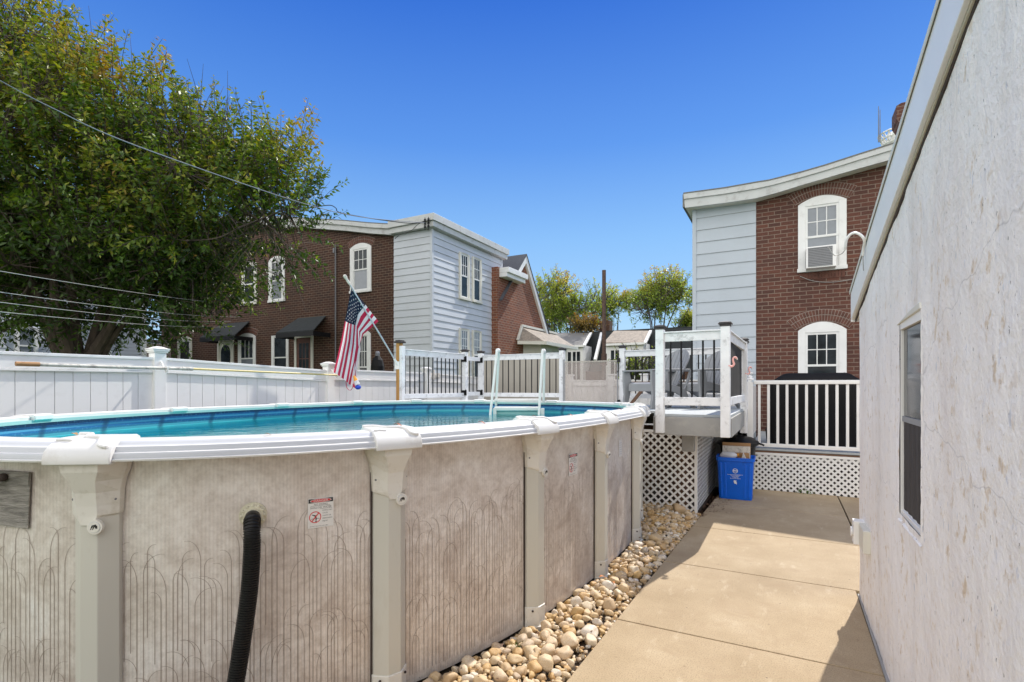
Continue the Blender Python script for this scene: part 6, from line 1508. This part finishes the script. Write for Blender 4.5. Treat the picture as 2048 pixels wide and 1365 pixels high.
# ================================================================ TREES
def grow_tree(name, label, base, env, limbs, n_branch, n_shoot, leaf, mat, trunk_r, cat='tree', group=None, seed=1, shoot_len=(.5, 1.0), per=26, up=.6, bark='bark', fork=None, core=.35, droop=.25, twig_r=.006, lw=.42):
    rnd = random.Random(seed); rg = np.random.default_rng(seed); base = V(base)
    root = empty(name, tuple(base), label, cat, group)
    def sample(shell=True):
        e = rnd.choices(env, [x[3]*x[4]*x[5]*x[6] for x in env])[0]
        while True:
            q = V((rnd.uniform(-1, 1), rnd.uniform(-1, 1), rnd.uniform(-1, 1)))
            if q.length < 1 and (not shell or q.length > core or rnd.random() < .35): break
        return V((e[0]+q.x*e[3], e[1]+q.y*e[4], e[2]+q.z*e[5])), q, e
    cen = V((sum(e[0] for e in env)/len(env), sum(e[1] for e in env)/len(env), sum(e[2] for e in env)/len(env)))
    wood = MB(); nodes = []
    fk = base+V((0, 0, fork or 1.2))
    wood.tube([base-V((0, 0, .15)), base+V((.02, 0, .15)), base.lerp(fk, .6)+V((.04, 0, 0)), fk], [trunk_r*1.45, trunk_r*1.1, trunk_r*.95, trunk_r*.95], 12)
    for k in range(limbs):
        t_, q, e = sample(False); a_ = 2*math.pi*k/limbs+rnd.uniform(-.3, .3)
        t_ = t_.lerp(cen, .15); 
        mid = fk.lerp(t_, .45)+V((rnd.uniform(-.2, .2), rnd.uniform(-.2, .2), rnd.uniform(-.1, .25)*(t_-fk).length*.3))
        pth = catmull([fk-V((0, 0, .2)), fk.lerp(mid, .3)+V((rnd.uniform(-.08, .08), rnd.uniform(-.08, .08), 0)), mid, t_], 5); n = len(pth); r0 = trunk_r*rnd.uniform(.45, .68)
        rr_ = [r0*(1-.86*i/(n-1)) for i in range(n)]; wood.tube(pth, rr_, 8)
        nodes += [(p, r_) for p, r_ in zip(pth[3:], rr_[3:])]
    sub = []
    for k in range(n_branch):
        t_, q, e = sample(False); p0, r0 = min(nodes+sub, key=lambda z: (z[0]-t_).length+.25*abs(z[0].z-t_.z)+(2 if z[0].z > t_.z+.5 else 0))
        m_ = p0.lerp(t_, .5)+V((rnd.uniform(-.1, .1), rnd.uniform(-.1, .1), -.06*(t_-p0).length))
        pth = catmull([p0, m_, t_], 4); n = len(pth); r_s = max(min(r0*.6, .05*(t_-p0).length), twig_r*1.8)
        rr_ = [r_s*(1-i/(n-1))+twig_r for i in range(n)]; wood.tube(pth, rr_, 5, cap=False); sub += [(p, r_) for p, r_ in zip(pth[2:], rr_[2:])]
    npos = np.array([tuple(p) for p, _ in nodes+sub])
    LP, LD, LS, LT = [], [], [], []
    for k in range(n_shoot):
        t_, q, e = sample(True); d2 = ((npos-np.array(tuple(t_)))**2).sum(1); j = int(d2.argmin()); p0 = V(npos[j]); dist = math.sqrt(d2[j])
        out = (t_-V((e[0], e[1], e[2]-e[5]*.4))); out.normalize(); Ls = rnd.uniform(*shoot_len)
        dr = (out*.75+V((rnd.gauss(0, .25), rnd.gauss(0, .25), up+rnd.gauss(0, .2)))).normalized()
        if t_.z < e[2]-.5*e[5] : dr = (out+V((rnd.gauss(0, .3), rnd.gauss(0, .3), -.1))).normalized()
        e1 = t_+dr*Ls*.55+V((0, 0, .02)); e2 = t_+dr*Ls+V((0, 0, -droop*Ls*.3))
        if dist < 1.6: wood.tube([p0, t_, e1, e2], [twig_r*1.3, twig_r, twig_r*.8, twig_r*.4], 3, cap=False)
        else: wood.tube([t_, e1, e2], [twig_r, twig_r*.8, twig_r*.4], 3, cap=False)
        cl = noise.noise(t_*.75+V((seed, 0, 0)))
        if cl < -.30 and rnd.random() < .75: continue
        tint0 = min(1, max(0, .30+.45*((t_.z-cen.z)/(2*e[5]))+rnd.gauss(0, .10)+cl*.55))  # paler towards the crown top, painting sunlit and shaded foliage; noise varies it
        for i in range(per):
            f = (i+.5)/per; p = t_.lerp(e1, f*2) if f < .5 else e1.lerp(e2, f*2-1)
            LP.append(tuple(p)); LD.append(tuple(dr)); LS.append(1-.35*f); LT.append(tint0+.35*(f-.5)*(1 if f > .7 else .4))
    wood.build('trunk', bark, root, smooth=True, recalc=False)
    n = len(LP); P = np.array(LP); D = np.array(LD); S = np.array(LS)[:, None]*leaf*rg.uniform(.7, 1.2, (n, 1))
    rv = rg.normal(size=(n, 3)); rv -= (rv*D).sum(1)[:, None]*D*.6; rv /= np.linalg.norm(rv, axis=1)[:, None]
    ax = D*.45+rv*1.0+np.array([0, 0, -.35]); ax /= np.linalg.norm(ax, axis=1)[:, None]
    sd2 = np.cross(ax, rg.normal(size=(n, 3))*.7+np.array([0, 0, 1.0])); sd2 /= np.linalg.norm(sd2, axis=1)[:, None]+1e-9
    nn_ = np.cross(sd2, ax); B0 = P+rv*leaf*.15; w_ = lw*.5
    curl = nn_*S*rg.uniform(-.05, .14, (n, 1))
    v = np.stack([B0, B0+ax*S*.38+sd2*S*w_+curl, B0+ax*S*1.0-curl*.6, B0+ax*S*.38-sd2*S*w_+curl], 1).reshape(-1, 3)-np.array(tuple(base))
    me = bpy.data.meshes.new('foliage'); me.vertices.add(4*n); me.vertices.foreach_set('co', v.ravel())
    tri = (np.arange(n)[:, None]*4+np.array([[0, 1, 2, 0, 2, 3]])).ravel(); me.loops.add(6*n); me.loops.foreach_set('vertex_index', tri)
    me.polygons.add(2*n); me.polygons.foreach_set('loop_start', np.arange(2*n)*3); me.polygons.foreach_set('loop_total', np.full(2*n, 3)); me.update(calc_edges=True)
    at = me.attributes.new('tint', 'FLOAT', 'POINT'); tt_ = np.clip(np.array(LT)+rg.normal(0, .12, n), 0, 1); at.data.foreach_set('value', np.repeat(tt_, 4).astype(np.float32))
    me.materials.append(MT[mat]); o = bpy.data.objects.new('foliage', me); col.objects.link(o); o.parent = root
    return root
bx, by = -11.5, 4.6
RV, FV = V((_c, _s, 0)), V((-_s, _c, 0))
def E(s_, f_, z, rs, rf, rz, wt=1.0):
    p = V((bx, by, 0))+RV*s_+FV*f_; rr_ = (rs+rf)/2; return (p.x, p.y, z, math.hypot(rs*_c, rf*_s), math.hypot(rs*_s, rf*_c), rz, wt)
env = [E(-2.0, 0, 6.3, 2.7, 2.2, 2.6), E(.3, 0, 5.5, 2.0, 2.0, 2.0), E(2.1, .1, 5.0, 1.6, 1.6, 1.7, 1.3), E(3.5, .1, 5.05, .85, .9, 1.35, 1.7), E(.4, 0, 3.75, 2.1, 1.9, 1.15, 1.4), E(-2.4, .2, 3.9, 2.4, 2.0, 1.4), E(1.45, .2, 3.9, .9, 1.2, .75, 1.2), E(1.5, .0, 3.15, 1.0, 1.3, .5, 1.2)]
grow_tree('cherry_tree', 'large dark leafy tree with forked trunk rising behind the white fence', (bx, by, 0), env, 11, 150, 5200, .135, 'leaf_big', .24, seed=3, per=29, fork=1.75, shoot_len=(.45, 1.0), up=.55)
def far_tree(u, d, vtop, wpx, vbot, label, seed, mat='leaf_far', n=520, cat='tree', leaf=.26, dens=1.0, fork=2.0, up=.5, core=.2):
    p = atD(u, 700, d); zt_ = H+(HOR-vtop)*d/FPX; zb_ = H+(HOR-vbot)*d/FPX; hw = wpx*d/FPX/2; zc2 = (zt_+zb_)/2; hz = (zt_-zb_)/2; rnd = random.Random(seed)
    ev = []
    for k in range(7):
        a_ = rnd.uniform(-1, 1); h_ = rnd.uniform(-.75, .8); r_ = rnd.uniform(.30, .42)
        a_ *= math.sqrt(max(.1, 1-h_*h_*.7)); q = p+RV*a_*hw*.68+FV*rnd.uniform(-.5, .5)*hw
        ev.append((q.x, q.y, zc2+h_*hz*.68, hw*r_, hw*r_, hz*r_, 1))
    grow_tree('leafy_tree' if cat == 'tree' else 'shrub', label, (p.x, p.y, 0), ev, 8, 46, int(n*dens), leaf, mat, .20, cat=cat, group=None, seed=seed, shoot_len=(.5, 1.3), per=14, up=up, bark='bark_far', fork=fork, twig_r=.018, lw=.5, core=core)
far_tree(1146, 42, 535, 190, 668, 'airy yellow-green tree left of the rusty pole, showing its branches', 21, n=620)
far_tree(1308, 40, 545, 185, 668, 'airy green tree right of the rusty pole behind the slate roofs', 33, n=620, fork=3)
far_tree(1095, 48, 570, 100, 670, 'smaller tree against the red brick gable, behind the far roofs', 41, n=360)
far_tree(1230, 50, 585, 120, 670, 'pale background tree between the two larger trees behind the pole', 45, n=360)
far_tree(1378, 44, 618, 60, 672, 'small tree touching the left edge of the pale sided house', 47, n=230)
far_tree(1172, 35, 646, 56, 668, 'low golden-orange tree top just above the grey dormer roof', 51, 'leaf_gold', n=160, leaf=.22)
far_tree(1272, 17, 728, 52, 765, 'bright green shrub behind the deck rail, between mesh fence and chairs', 57, n=90, cat='shrub', leaf=.10, fork=.8)
# weed growing through the lattice
wq = onZ(1608, 988); wd = MB(); random.seed(3)
for k in range(40):
    a_ = random.uniform(0, 6.28); c0 = V((wq.x+random.gauss(0, .06), LY-.03-random.random()*.03, abs(random.gauss(0, .05)))); e_ = V((math.cos(a_)*.03, -.01, math.sin(a_)*.02+.01)); wd.add([c0, c0+e_*.5+V((0, 0, .010)), c0+e_, c0+e_*.5-V((0, 0, .008))], [(0, 1, 2, 3)])
tag(wd.build('weed', 'moss'), 'small green weed at the foot of the white lattice skirt', 'plant')

# leaf litter in the corner between lattice and path
random.seed(9); ll = MB()
for k in range(420):
    f = random.random()**.7; y_ = 6.6+f*2.1; x_ = -.98+abs(random.gauss(0, .10))*(1.3 if y_ > 6.9 else .5)
    if x_ > -.5: continue
    a_ = random.uniform(0, 6.28); r_ = random.uniform(.006, .018); c0 = V((x_, y_, .002)); e1 = V((math.cos(a_), math.sin(a_), 0))*r_; e2 = V((-math.sin(a_), math.cos(a_), random.uniform(.1, .8)))*r_*.5
    ll.add([c0-e1, c0-e2*.6+V((0, 0, .006)), c0+e1+V((0, 0, .004)), c0+e2+V((0, 0, .003))], [(0, 1, 2, 3)])
for k in range(110):
    y_ = random.uniform(2.2, 6.6); x_ = random.uniform(wall_x(y_)+.03, edge_x(y_)); a_ = random.uniform(0, 6.28); r_ = random.uniform(.006, .016)
    c0 = V((x_, y_, .03+edge_fall(x_, y_))); e1 = V((math.cos(a_), math.sin(a_), .2))*r_; e2 = V((-math.sin(a_), math.cos(a_), .5))*r_*.5
    ll.add([c0-e1, c0-e2, c0+e1, c0+e2], [(0, 1, 2, 3)])
tag(ll.build('leaf_litter', 'brown_wood', recalc=False), 'dry brown leaf litter at the lattice foot and between the river stones', 'leaf litter', kind='stuff')
